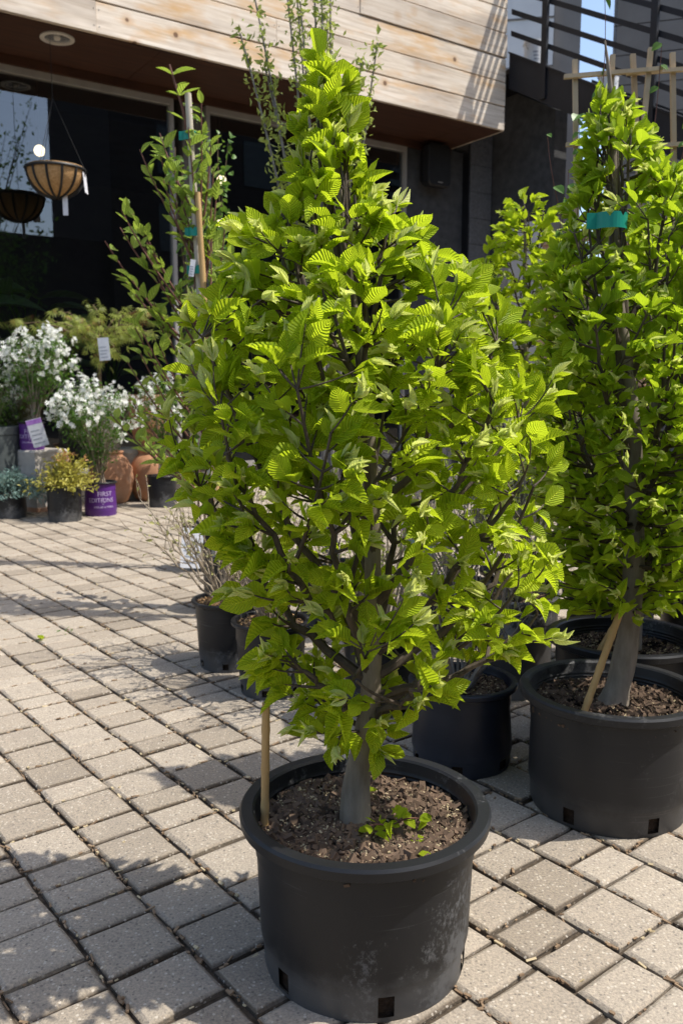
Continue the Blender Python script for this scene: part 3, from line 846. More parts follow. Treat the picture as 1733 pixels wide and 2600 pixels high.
PE = make_pot('black nursery pot behind the big trunk holding the tall leafy shrub', -0.06, 5.0, 0.22, 0.36, 0.18, 'pot', soil=0.03, seg=48, chip=(200, 0.012), pale=(0, 0), group=MID)
PF = make_pot('black nursery pot of tan twigs half hidden by hornbeam stems', 0.17, 3.62, 0.18, 0.33, 0.15, 'pot', soil=0.03, seg=48, chip=(300, 0.012), pale=(100, 0.006), group=MID)
PG = make_pot('black nursery pot of the small hornbeam at the back', 1.02, 4.75, 0.24, 0.38, 0.2, 'pot', soil=0.04, seg=48, chip=(200, 0.012), pale=(0, 0), group=MID)
PH = make_pot('black nursery pot with the far twiggy shrub behind the dusty pot', 0.62, 4.55, 0.19, 0.36, 0.15, 'pot', soil=0.03, seg=48, chip=(200, 0.012), pale=(0, 0), group=MID)
PT = make_pot('black nursery pot holding the four-slat trellis', 1.36, 4.22, 0.24, 0.38, 0.2, 'pot', soil=0.04, seg=48, chip=(150, 0.012), pale=(0, 0), group=MID)
PT2 = make_pot('black nursery pot holding the fan trellis', 1.86, 4.28, 0.24, 0.38, 0.2, 'pot', soil=0.04, seg=48, chip=(150, 0.012), pale=(0, 0), group=MID)

# ================================================================== HORNBEAMS
LEAVES = [leaf_tpl(6, 2, 0.60, 0.25, 0.12, 0.05), leaf_tpl(6, 2, 0.54, 0.6, 0.3, 0.05), leaf_tpl(6, 2, 0.60, 0.12, -0.08, 0.05, wave=0.03), leaf_tpl(6, 2, 0.50, 1.0, 0.4, 0.05), leaf_tpl(6, 2, 0.44, 1.3, 0.15, 0.05)]
YOUNG = [leaf_tpl(5, 2, 0.24, 1.1, 0.12, 0.02), leaf_tpl(5, 2, 0.19, 1.5, 0.3, 0.02)]
CAM = np.array([0, 0, 1.375])
def put(name, me, parent, m, origin):
    o = bpy.data.objects.new(name, me); col.objects.link(o); o.parent = parent
    mm = m.copy(); mm[:3, 3] = (mm[:3, 3] - origin) * U
    o.matrix_basis = Matrix(mm.tolist())
    return o
def leaf_meshes(tpls, mt, name='leaf'):
    return [Geo().add(v, f, uv).mesh(name, M[mt], True) for v, f, uv in tpls]

def hornbeam(label, trunk, trad, env, depth, nshoot, limbs, leaf_len, n_ind, seed, mt='leaf', dens=None, name='hornbeam_tree', group='potted hornbeams', zlimb=(0.55, 1.5), droop=0.2, twig_mat='branch', y0=None, young_p=0.75, extra=(), avoid=None, lmin=0.6):
    r = np.random.default_rng(seed)
    trunk = np.asarray(trunk, float); origin = trunk[0].copy()
    t = thing(name, label, 'tree', origin, 0, group)
    yc = trunk[0][1] if y0 is None else y0
    ez, el, er = [np.array(q, float) for q in zip(*env)]
    o = np.argsort(ez); ez, el, er = ez[o], el[o], er[o]
    def e(z): return np.interp(z, ez, el), np.interp(z, ez, er)
    # trunk, smooth and slightly lumpy
    tt = np.linspace(0, 1, 40); ti = np.linspace(0, 1, len(trunk))
    pts = np.stack([np.interp(tt, ti, trunk[:, k]) for k in range(3)], 1)
    for _ in range(3): pts[1:-1] = (pts[:-2] + 2 * pts[1:-1] + pts[2:]) / 4
    rad = np.interp(tt, ti, trad) * (1 + 0.05 * np.sin(tt * 47 + seed))
    rad[0] *= 1.22; rad[1] *= 1.08
    g = Geo(); tube(g, pts - origin, rad, 14); g.build('trunk', M['trunk'], t, True)
    nodes = [pts[8:]]; nrad = [rad[8:]]
    bg = Geo()
    def limb(z_s, phi, z_e, fr, r0):
        i = int(np.argmin(np.abs(pts[:, 2] - z_s))); p0 = pts[i]
        l, q = e(z_e); c = (l + q) / 2; hw = (q - l) / 2 * fr
        p2 = np.array([c + hw * math.cos(phi), yc + hw * depth * math.sin(phi), z_e])
        p1 = p0 + (p2 - p0) * np.array([0.62, 0.62, 0.36]) + r.normal(0, 0.02, 3)
        L = bez(p0, p1, p2, 14)
        L[1:-1] += r.normal(0, 0.005, (12, 3))
        rr = np.linspace(min(r0, rad[i] * 0.8), 0.0032, 14)
        tube(bg, L - origin, rr, 7)
        nodes.append(L[3:]); nrad.append(rr[3:])
        # one fork
        j = r.integers(5, 9); p0b = L[j]; ph2 = phi + r.choice([-1, 1]) * (0.5 + 0.5 * r.random())
        z2 = min(z_e + r.normal(0.05, 0.08), ez[-1] - .02); l, q = e(z2); c = (l + q) / 2; hw = (q - l) / 2 * fr * 0.95
        p2b = np.array([c + hw * math.cos(ph2), yc + hw * depth * math.sin(ph2), z2])
        if p2b[2] > p0b[2] + 0.05:
            Lb = bez(p0b, p0b + (p2b - p0b) * np.array([.6, .6, .4]), p2b, 10); rb_ = np.linspace(rr[j] * 0.75, 0.003, 10)
            tube(bg, Lb - origin, rb_, 6); nodes.append(Lb[2:]); nrad.append(rb_[2:])
    for k in range(limbs):
        u = (k + 0.5) / limbs
        z_s = zlimb[0] + (zlimb[1] - zlimb[0]) * u ** 1.15
        z_e = min(z_s + 0.28 + 0.5 * r.random() * (1 - 0.4 * u), ez[-1] - 0.06)
        limb(z_s, k * 2.399 + r.normal(0, 0.25), z_e, 0.74 + 0.2 * r.random(), 0.0125 - 0.004 * u)
    for q in extra: limb(*q)
    nodes = np.concatenate(nodes); nrad = np.concatenate(nrad)
    # shoots
    zz = np.linspace(ez[0], ez[-1], 200); w = np.maximum(er_w(e, zz), 0.02)
    if dens is not None: w = w * np.interp(zz, *zip(*dens))
    cdf = np.cumsum(w) / w.sum()
    tw = Geo(); leaves = []; young = []
    for s in range(nshoot):
        z = np.interp((s + r.random()) / nshoot, cdf, zz)
        l, q = e(z); c = (l + q) / 2; hw = (q - l) / 2
        ph = s * 2.399963 + r.normal(0, 0.4); fr = (0.3 + 0.7 * r.random() ** 0.45)
        fr *= 1 + r.normal(0, 0.07)
        tip = np.array([c + hw * fr * math.cos(ph), yc + hw * depth * fr * math.sin(ph), z])
        d = np.linalg.norm(nodes - tip, axis=1) + np.where(nodes[:, 2] > tip[2] - 0.02, 0.5, 0)
        i = int(np.argmin(d)); p0 = nodes[i]
        out = np.array([math.cos(ph), math.sin(ph) * depth, 0]); ln = np.linalg.norm(tip - p0)
        p1 = p0 * 0.45 + tip * 0.55 + out * 0.1 * ln + np.array([0, 0, -0.08 * ln])
        L = bez(p0, p1, tip, 7)
        tube(tw, L - origin, np.linspace(min(nrad[i] * 0.7, 0.0048), 0.0016, 7), 5, cap=False)
        td = norm(L[-1] - L[-3])
        m = int(round(3 + 2.0 * r.random() + min(2, ln / 0.12)))
        side0 = r.random() * 6.28
        for k in range(m):
            f = 1 - 0.86 * (k / max(1, m)) ** 0.9 if ln > 0.1 else 1 - 0.6 * k / m
            p = np.array([np.interp(f, np.linspace(0, 1, 7), L[:, a]) for a in range(3)])
            if k == 0: p = tip
            lat = norm(np.cross(td, [0, 0, 1]) + 1e-3)
            upv = np.cross(lat, td); aa = side0 + k * math.pi + r.normal(0, 0.5)
            sd = lat * math.cos(aa) + upv * math.sin(aa) * 0.45
            dd = norm(0.75 * td + 0.7 * sd + 0.25 * out + r.normal(0, 0.3, 3) - np.array([0, 0, droop * (0.4 + r.random())]))
            nn = norm(np.array([0, 0, 0.6]) + 0.42 * out + 0.5 * np.array(sun_dir) + np.array([0, -0.2, 0]) + r.normal(0, 0.52, 3))
            sz = leaf_len * (lmin + (1.12 - lmin) * r.random()) * (0.72 if k == 0 else 1.0)
            p = p + dd * sz * 0.10
            if avoid is not None and abs(p[0] - avoid[0]) < avoid[3] and abs(p[2] - avoid[2]) < avoid[3] and p[1] < avoid[1]: continue
            leaves.append((r.integers(0, len(LEAVES)), frame(p, dd, nn, sz), sz, p, nn))
        if r.random() < young_p:
            for k in range(r.integers(4, 7)):
                dd = norm(td + 0.35 * out * r.random() + r.normal(0, 0.2, 3) + np.array([0.08, 0, r.normal(-0.05, .15)]))
                nn = norm(r.normal(0, 1, 3) + np.array([0, 0, 0.6]))
                young.append((r.integers(0, 2), frame(tip, dd, nn, leaf_len * (0.45 + 0.35 * r.random()))))
    bg.build('branches', M['branch'], t, True, kind='stuff')
    tw.build('twigs', M[twig_mat], t, True, kind='stuff')
    # the leaves that show largest are single pieces
    sc = []
    for i, (k, m, sz, p, nn) in enumerate(leaves):
        v = norm(CAM - p); l, q = e(p[2]); c = np.array([(l + q) / 2, yc, p[2]]); hw = max((q - l) / 2, 0.03)
        face = abs(float(np.dot(v, m[:3, 2] / sz))) + 0.15
        expo = float(np.dot((p - c) / hw, v * np.array([1, 1 / depth, 0])))
        infr = 1.0
        x, y, z = p[0], p[1], p[2] - 1.375
        dep = y * math.cos(R(8)) - z * math.sin(R(8)); px = x / dep * 2170 + 866; py = 1300 - 2170 * (y * math.sin(R(8)) + z * math.cos(R(8))) / dep
        if not (-20 < px < 1750 and -20 < py < 2620): infr = 0.01
        sc.append((sz / np.linalg.norm(CAM - p)) ** 2 * face * (0.15 + max(0, expo + 0.25)) * infr)
    order = np.argsort(-np.array(sc)); ind = set(order[:n_ind].tolist())
    lm = leaf_meshes(LEAVES, mt)
    fol = Geo()
    for i, (k, m, sz, p, nn) in enumerate(leaves):
        if i in ind: put('leaf', lm[k], t, m, origin)
    for k in range(len(LEAVES)):
        ms = np.array([m for i, (kk, m, *_) in enumerate(leaves) if kk == k and i not in ind])
        if len(ms): ms[:, :3, 3] -= origin; fol.inst(LEAVES[k], ms)
    if fol.n: fol.build('foliage', M[mt], t, True, kind='stuff')
    yg = Geo()
    for k in range(2):
        ms = np.array([m for kk, m in young if kk == k])
        if len(ms): ms[:, :3, 3] -= origin; yg.inst(YOUNG[k], ms)
    if yg.n: yg.build('young_shoots', M['young'], t, True, kind='stuff')
    return t
def er_w(e, zz):
    l, q = e(zz); return (q - l) * 1.0

Y1 = 1.946
ENV1 = [(2.08, -0.05, -0.025), (2.02, -0.07, 0.01), (1.95, -0.08, 0.025), (1.90, -0.085, 0.03), (1.82, -0.12, 0.05), (1.755, -0.18, 0.16), (1.70, -0.24, 0.225), (1.62, -0.285, 0.285), (1.544, -0.345, 0.40), (1.458, -0.365, 0.43), (1.371, -0.38, 0.455), (1.282, -0.385, 0.465), (1.192, -0.38, 0.48), (1.102, -0.35, 0.48), (1.009, -0.29, 0.48), (0.916, -0.225, 0.48), (0.822, -0.20, 0.47), (0.726, -0.19, 0.33), (0.629, -0.165, 0.18), (0.54, -0.09, 0.13)]
TR1 = [(0.037, Y1, 0.315), (0.030, Y1, 0.43), (0.052, Y1, 0.53), (0.070, Y1, 0.63), (0.072, Y1, 0.82), (0.074, Y1, 1.0), (0.066, Y1, 1.19), (0.058, Y1, 1.37), (0.028, Y1, 1.545), (0.003, Y1, 1.715), (-0.014, Y1, 1.88), (-0.031, Y1, 2.0), (-0.04, Y1, 2.07)]
RD1 = [0.041, 0.033, 0.029, 0.026, 0.022, 0.020, 0.018, 0.015, 0.012, 0.009, 0.007, 0.005, 0.003]
hornbeam('full bushy hornbeam with bright pleated leaves in the foremost pot', TR1, RD1, ENV1, 0.74, 560, 16, 0.076, 300, 11, 'leaf',
         dens=[(0.5, 0.2), (0.62, 0.5), (0.8, 0.58), (1.0, 0.62), (1.15, 0.8), (1.3, 0.95), (1.75, 1.2), (2.1, 1.7)], zlimb=(0.58, 1.62), lmin=0.40,
         extra=[(0.66, 0.0, 0.86, 0.95, 0.012), (0.72, 0.35, 1.05, 0.98, 0.014), (0.7, 2.9, 1.15, 0.95, 0.014), (0.62, 3.5, 0.78, 0.8, 0.01), (0.6, -1.2, 0.75, 0.8, 0.009), (0.75, -0.5, 1.2, 0.9, 0.014), (0.74, 3.9, 1.25, 0.9, 0.014)])
Y2 = 2.74
ENV2 = [(2.27, 0.79, 0.83), (2.18, 0.765, 0.90), (2.08, 0.74, 0.98), (2.0, 0.725, 1.05), (1.9, 0.68, 1.12), (1.78, 0.645, 1.17), (1.65, 0.63, 1.2), (1.5, 0.62, 1.25), (1.3, 0.61, 1.27), (1.1, 0.60, 1.27), (0.95, 0.59, 1.26), (0.84, 0.61, 1.22), (0.75, 0.68, 1.16), (0.66, 0.73, 1.08)]
TR2 = [(0.905, Y2, 0.33), (0.93, Y2, 0.45), (0.952, Y2, 0.6), (0.955, Y2, 0.86), (0.94, Y2, 1.1), (0.917, Y2, 1.37), (0.87, Y2, 1.6), (0.851, Y2, 1.74), (0.835, Y2, 1.97), (0.824, Y2, 2.2), (0.807, Y2, 2.33), (0.79, Y2, 2.42)]
hornbeam('dense columnar hornbeam with green tie band in the grey-scuffed pot', TR2, [0.046, 0.040, 0.036, 0.033, 0.03, 0.026, 0.021, 0.019, 0.014, 0.009, 0.006, 0.003], ENV2, 0.85, 700, 18, 0.066, 300, 21, 'leaf_dark',
         dens=[(0.65, 0.5), (0.85, 0.8), (1.1, 1.0), (1.9, 1.2), (2.36, 1.8)], zlimb=(0.75, 1.9), droop=0.1, extra=[(1.35, -0.3, 2.25, 0.6, 0.02), (1.2, -2.2, 2.2, 0.75, 0.016)], avoid=(0.76, 2.7, 1.85, 0.085))
ENV3 = [(2.2, 1.2, 1.28), (2.0, 1.06, 1.42), (1.7, 0.94, 1.56), (1.4, 0.86, 1.62), (1.1, 0.84, 1.64), (0.85, 0.86, 1.6), (0.72, 0.92, 1.5), (0.64, 1.0, 1.4)]
TR3 = [(1.14, 3.29, 0.345), (1.16, 3.29, 0.6), (1.17, 3.29, 0.9), (1.2, 3.29, 1.3), (1.22, 3.29, 1.8), (1.23, 3.29, 2.15)]
hornbeam('dense hornbeam in the pot directly behind the grey-scuffed one', TR3, [0.044, 0.037, 0.032, 0.024, 0.014, 0.004], ENV3, 0.85, 420, 18, 0.082, 160, 31, 'leaf_dark', zlimb=(0.75, 1.6), young_p=0.4, droop=0.1)
ENV4 = [(2.1, 1.68, 1.74), (1.9, 1.5, 1.9), (1.5, 1.4, 2.0), (1.1, 1.38, 2.0), (0.8, 1.42, 1.94), (0.66, 1.5, 1.85)]
hornbeam('hornbeam at the outer end of the row, partly cut by the edge', [(1.63, 3.24, 0.31), (1.64, 3.24, 0.9), (1.66, 3.24, 1.5), (1.7, 3.24, 2.05)], [0.04, 0.03, 0.02, 0.004], ENV4, 0.85, 230, 12, 0.083, 60, 41, 'leaf_dark', zlimb=(0.75, 1.5), young_p=0.4)
ENV5 = [(2.42, 0.95, 1.0), (2.3, 0.84, 1.13), (2.1, 0.74, 1.25), (1.8, 0.68, 1.34), (1.4, 0.66, 1.36), (1.0, 0.66, 1.36), (0.8, 0.7, 1.3), (0.62, 0.8, 1.2)]
hornbeam('small rounded hornbeam behind the navy pot, in front of dark wall', [(1.02, 4.75, 0.34), (1.02, 4.75, 0.9), (1.0, 4.75, 1.6), (0.98, 4.75, 2.35)], [0.035, 0.028, 0.02, 0.004], ENV5, 0.9, 520, 16, 0.075, 150, 51, 'leaf', zlimb=(0.7, 1.8), young_p=0.3, droop=0.0)
print('hornbeams done')

# basal sprout in the front pot
def sprout():
    r = np.random.default_rng(3)
    o = np.array([0.115, 1.875, 0.338])
    t = thing('basal_sprout', 'small leafy sprout beside the trunk foot in the foremost pot', 'sprout', o)
    g = Geo(); stems = [bez((-0.055, 0.03, -0.02), (-0.01, 0.0, 0.03), (0.02, -0.01, 0.05), 6), bez((0.0, 0, 0.03), (0.03, 0, 0.06), (0.075, 0.0, 0.05), 6), bez((0.0, 0, 0.03), (-0.03, -0.01, 0.05), (-0.06, -0.02, 0.04), 6)]
    for s in stems: tube(g, s, np.linspace(0.003, 0.0012, 6), 5)
    g.build('stem', M['twig_red'], t, True)
    lm = leaf_meshes(LEAVES, 'leaf')
    for i in range(17):
        s = stems[i % 3]; p = s[r.integers(3, 6)] + r.normal(0, 0.01, 3)
        a = i * 2.4; dd = norm((math.cos(a), math.sin(a) * 0.7, r.normal(-0.15, .35)))
        put('leaf', lm[i % 4], t, frame(p, dd, (0.3 + r.normal(0, .3), -0.4 + r.normal(0, .3), 1), 0.038 * (0.7 + 0.5 * r.random())), np.zeros(3))
sprout()
def loose(label, pts):
    r = np.random.default_rng(8)
    lm = leaf_meshes(LEAVES, 'leaf')
    for (x, y, z, s, lab) in pts:
        o = bpy.data.objects.new('fallen_leaf', lm[2]); col.objects.link(o)
        m = frame((x, y, z), (r.normal(), r.normal(), 0.1), (0.2, -0.3, 1), s); m[:3, 3] *= U
        o.matrix_basis = Matrix(m.tolist()); tag(o, lab, 'leaf', 'fallen hornbeam leaves')
loose('', [(0.19, 1.86, 0.352, 0.04, 'fallen green leaf on the soil of the foremost pot, beyond the sprout'), (0.20, 1.79, 0.350, 0.03, 'fallen curled leaf by the front rim inside the foremost pot'), (0.09, 2.06, 0.37, 0.03, 'single round leaf on the soil behind the trunk of foremost hornbeam'), (-1.66, 4.62, 0.012, 0.06, 'green leaf lying on the sunny pavers far from any pot')])

# canes
def cane(label, p0, p1, rad, m='bamboo', group='bamboo canes'):
    p0, p1 = np.array(p0, float), np.array(p1, float)
    t = thing('bamboo_cane', label, 'cane', p0, 0, group)
    L = np.linspace(p0, p1, 22) - p0; rr = np.full(22, rad); rr[[5, 11, 17]] *= 1.14
    g = Geo(); tube(g, L, rr, 12); g.build('stick', M[m], t, True)
cane('short bamboo cane standing at the rim of the foremost pot', (-0.185, 1.93, 0.31), (-0.176, 1.915, 0.655), 0.0095)
cane('cane leaning against the trunk in the grey-scuffed pot', (0.76, 2.62, 0.31), (0.90, 2.70, 0.66), 0.0115)
cane('cane leaning in the pot directly behind the grey-scuffed one', (0.98, 3.22, 0.33), (1.12, 3.26, 0.56), 0.0125)
cane('tall pale cane tied to the shrub with green tape', (-0.80, 5.34, 0.3), (-0.905, 5.34, 3.12), 0.02, 'bamboo_grey')
cane('tall brown cane tied beside the pale one', (-0.76, 5.30, 0.3), (-0.855, 5.30, 2.55), 0.017, 'bamboo')

def tie_band(label, c, w, h, rad):
    t = thing('tie_band', label, 'tie', c, 0, 'green tie tapes')
    g = Geo(); a = np.linspace(-2.9, -0.2, 14)
    v = []
    for i, q in enumerate(a):
        for z in (0, h * (0.7 if i in (5, 9) else 1)): v.append((w * math.cos(q), rad * math.sin(q), z))
    g.add(v, np.array([[2 * i, 2 * i + 2, 2 * i + 3, 2 * i + 1] for i in range(13)]))
    o = g.build('tape', M['tie'], t)
    md = o.modifiers.new('thickness', 'SOLIDIFY'); md.thickness = 0.0015
    g = Geo(); box(g, -w * 1.45, -w * 0.9, -rad * 0.4, -rad * 0.36, 0, h); g.build('tail', M['tie'], t)
tie_band('wide green tie band round the stems of the columnar hornbeam', (0.785, Y2 - 0.14, 1.845), 0.05, 0.045, 0.05)
for (z, lab) in ((2.85, 'upper'), (2.3, 'middle'), (2.08, 'lower')):
    k = (z - 0.3) / 2.82
    tie_band('%s green tape tying the shrub to its tall pale cane' % lab, (-0.80 - 0.105 * k, 5.33, z), 0.045, 0.05, 0.04)

# ================================================================== SHRUBS
SM = leaf_tpl(2, 1, 0.5, 0.3, 0.15, 0.0)          # 8 triangles
SM3 = leaf_tpl(3, 1, 0.46, 0.4, 0.2, 0.0)         # 12 triangles
MAG = [leaf_tpl(5, 2, 0.42, 0.5, 0.15, 0.0), leaf_tpl(5, 2, 0.48, 0.25, 0.05, 0.0)]

def caned_shrub():
    r = np.random.default_rng(61)
    o = np.array([-0.74, 5.36, 0.31])
    t = thing('caned_shrub', 'open upright shrub with pointed green leaves tied to tall pale cane', 'shrub', o)
    lm = leaf_meshes(MAG, 'leaf_glossy')
    stem = np.array([(0, 0, 0), (-0.03, 0, 0.8), (-0.09, 0, 1.6), (-0.13, 0, 2.2), (-0.19, -0.02, 2.7), (-0.27, -0.02, 2.97)])
    g = Geo(); ti = np.linspace(0, 1, 6); q = np.linspace(0, 1, 24)
    S = np.stack([np.interp(q, ti, stem[:, k]) for k in range(3)], 1); tube(g, S, np.linspace(0.02, 0.006, 24), 7); g.build('trunk', M['twig_red'], t, True)
    tips = [(-0.63, -0.1, 2.18), (-0.72, 0.0, 2.05), (-0.66, -0.1, 1.72), (-0.74, 0.05, 1.78), (-0.55, 0.0, 2.5), (-0.42, 0.1, 2.62), (0.0, 0.0, 2.55), (0.02, 0.1, 2.3), (-0.6, -0.1, 1.45), (-0.7, 0.0, 1.25), (-0.62, -0.15, 1.0), (-0.5, -0.1, 2.0), (0.1, -0.05, 2.05), (-0.45, -0.1, 1.6), (-0.65, 0.1, 0.75), (-0.05, -0.1, 2.75), (0.15, 0, 1.85), (-0.35, -.1, 2.3)]
    bg = Geo(); n = 0
    tips = tips + [(a + r.normal(0.04, .08), b + r.normal(0, .12), c - 0.18 + r.normal(0, .1)) for a, b, c in tips]
    for tp in tips:
        tp = np.array(tp); tp[0] = -0.16 + (tp[0] + 0.16) * 0.78; zs = max(0.35, tp[2] - 0.55 - 0.2 * r.random()); i = int(np.argmin(np.abs(S[:, 2] - zs)))
        L = bez(S[i], S[i] * 0.5 + tp * 0.5 + np.array([(tp[0] - S[i][0]) * 0.12, 0, -0.03]), tp, 12); tube(bg, L, np.linspace(0.009, 0.0035, 12), 5)
        for k in range(11):
            f = 0.2 + 0.8 * (k + r.random()) / 11
            p = np.array([np.interp(f, np.linspace(0, 1, 12), L[:, a]) for a in range(3)])
            td = norm(L[-1] - L[-4]); a = r.random() * 6.28
            dd = norm(td * 0.7 + 0.8 * np.array([math.cos(a), math.sin(a), r.normal(0.2, .4)]))
            put('leaf', lm[n % 2], t, frame(p, dd, (r.normal(0.2, .4), r.normal(-.3, .4), 0.9), 0.112 * (0.6 + 0.6 * r.random())), np.zeros(3)); n += 1
    for k in range(26):
        p = S[r.integers(12, 23)]; a = r.random() * 6.28
        put('leaf', lm[n % 2], t, frame(p, (math.cos(a), math.sin(a), 0.5), (0, -.3, 1), 0.13 * (0.5 + 0.6 * r.random())), np.zeros(3)); n += 1
    bg.build('branches', M['twig_red'], t, True, kind='stuff')
caned_shrub()

def twiggy(label, o, stems, height, spread, seed, leafm='leaf_tan', twig='twig_tan', nleaf=4, leaf=0.03, lean=(0, 0), name='twiggy_shrub', group='twiggy potted shrubs', sub=6, r0=0.007, upright=0.5, start=0.35):
    r = np.random.default_rng(seed); o = np.array(o, float)
    t = thing(name, label, 'shrub', o, 0, group)
    g = Geo(); lf = []
    for s in range(stems):
        a = s * 2.399 + r.normal(0, 0.3); q = spread * math.sqrt((s + 0.6) / stems); h = height * (0.65 + 0.4 * r.random())
        b = np.array([0.05 * spread * math.cos(a), 0.05 * spread * math.sin(a), -0.03])
        e = np.array([q * math.cos(a) + lean[0] * r.random(), q * math.sin(a) + lean[1] * r.random(), h * (1 - 0.25 * (q / spread) ** 2)])
        L = bez(b, b + (e - b) * np.array([1 - upright, 1 - upright, 0.55]), e, 12); L[2:] += r.normal(0, 0.006, (10, 3))
        tube(g, L, np.linspace(r0, 0.0022, 12), 5, cap=False)
        for k in range(sub):
            i = r.integers(int(start * 12), 12); p0 = L[i]; d = norm(norm(L[min(i + 1, 11)] - L[i - 1]) + r.normal(0, 0.6, 3)); ln = height * (0.08 + 0.16 * r.random())
            Q = bez(p0, p0 + d * ln * 0.5 + r.normal(0, 0.01, 3), p0 + d * ln + np.array([0, 0, ln * 0.25]), 5); tube(g, Q, np.linspace(0.0028, 0.0012, 5), 4, cap=False)
            for c in range(nleaf):
                p = Q[r.integers(1, 5)]; dd = norm(d + r.normal(0, 0.7, 3) + np.array([0, 0, .3]))
                lf.append(frame(p, dd, r.normal(0, 1, 3) + np.array([0, 0, .8]), leaf * (0.5 + 0.8 * r.random())))
    g.build('stems', M[twig], t, True, kind='stuff')
    if lf: Geo().inst(SM, lf).build('leaflets', M[leafm], t, kind='stuff')
    return t
TG = 'twiggy potted shrubs'
twiggy('bare tan twigs with few buds in the wood-chip pot', (-0.575, 4.21, 0.32), 26, 0.62, 0.40, 71, nleaf=2, lean=(-0.1, 0), sub=8)
twiggy('bare tan twigs in the pot next to the wood-chip pot', (-0.325, 3.83, 0.315), 24, 0.55, 0.30, 72, nleaf=2, sub=8)
twiggy('grey twigs sprawling low from the navy pot', (0.44, 3.074, 0.28), 20, 0.62, 0.34, 73, nleaf=1, twig='twig_grey', sub=8, upright=0.35)
twiggy('grey-green twiggy shrub in the dusty pot', (0.80, 3.84, 0.43), 24, 0.75, 0.36, 74, nleaf=3, twig='twig_grey', leafm='leaf_small', sub=7)
twiggy('tan twiggy shrub half hidden by hornbeam stems', (0.17, 3.62, 0.31), 26, 0.75, 0.38, 75, nleaf=3, leafm='leaf_small', sub=8)
twiggy('grey twiggy shrub at the back behind the dusty pot', (0.62, 4.55, 0.34), 28, 0.95, 0.5, 76, nleaf=4, twig='twig_grey', leafm='leaf_small', sub=7)
# tall feathery shrub whose tops show against the boards
def tall_shrub():
    r = np.random.default_rng(81); o = np.array([-0.06, 5.0, 0.34])
    t = thing('tall_feathery_shrub', 'tall shrub with tiny yellow-green leaves rising before cedar boards', 'shrub', o)
    g = Geo(); lf = []
    tips = [(-0.42, 0, 3.2), (-0.5, 0.05, 3.0), (-0.25, 0, 3.3), (-0.2, 0.1, 3.35), (-0.10, 0, 3.5), (-0.05, -0.05, 3.3), (0.0, 0.0, 3.35), (0.17, 0, 2.85), (0.26, 0.05, 2.95), (-0.16, -0.1, 3.1), (-0.02, 0.1, 3.1), (-0.36, 0, 2.8)]
    for tp in tips:
        tp = np.array(tp); L = bez((r.normal(0, .02), r.normal(0, .02), -0.03), (tp[0] * 0.25, tp[1] * .2, 1.7), tp, 26)
        tube(g, L, np.linspace(0.016, 0.004, 26), 6)
        for i in range(13, 26):
            for k in range(16):
                p = L[i] + r.normal(0, 0.02, 3) + (L[min(i + 1, 25)] - L[i - 1]) * (r.random() - .5) * 0.6; d = norm(r.normal(0, 1, 3) + np.array([0, 0, 0.3]))
                lf.append(frame(p, d, r.normal(0, 1, 3), 0.044 * (0.5 + 0.8 * r.random())))
    g.build('stems', M['twig_grey'], t, True, kind='stuff')
    Geo().inst(SM, lf).build('leaflets', M['leaf_small'], t, kind='stuff')
tall_shrub()
# climber with small round leaves by the window pier
def climber():
    r = np.random.default_rng(83); o = np.array([-1.05, 6.6, 0.0])
    t = thing('potted_climber', 'slender climber with small round leaves near the window pier', 'climber', o)
    g = Geo(); lathe(g, [(0.001, 0), (0.14, 0), (0.18, 0.33), (0.19, 0.33), (0.19, 0.36), (0.16, 0.36), (0.15, 0.3), (0.001, 0.3)], 24); g.build('pot', M['pot'], t, True)
    g = Geo(); lf = []
    for s in range(9):
        x = r.normal(0.02, 0.1); h = 2.1 + 1.3 * r.random()
        L = np.stack([x * np.linspace(0.2, 1, 30) + 0.02 * np.sin(np.linspace(0, 9, 30) + s), 0.05 * np.cos(np.linspace(0, 8, 30) + s), np.linspace(0.28, h, 30)], 1)
        tube(g, L, np.linspace(0.009, 0.003, 30), 5)
        for i in range(10, 30):
            for k in range(5): lf.append(frame(L[i] + r.normal(0, 0.03, 3), r.normal(0, 1, 3), r.normal(0, .6, 3) + np.array([.3, -.3, .5]), 0.055 * (0.5 + 0.7 * r.random())))
    g.build('stems', M['twig'], t, True, kind='stuff')
    Geo().inst(leaf_tpl(3, 1, 0.8, 0.2, 0.1, 0), lf).build('leaflets', M['leaf_green'], t, kind='stuff')
climber()

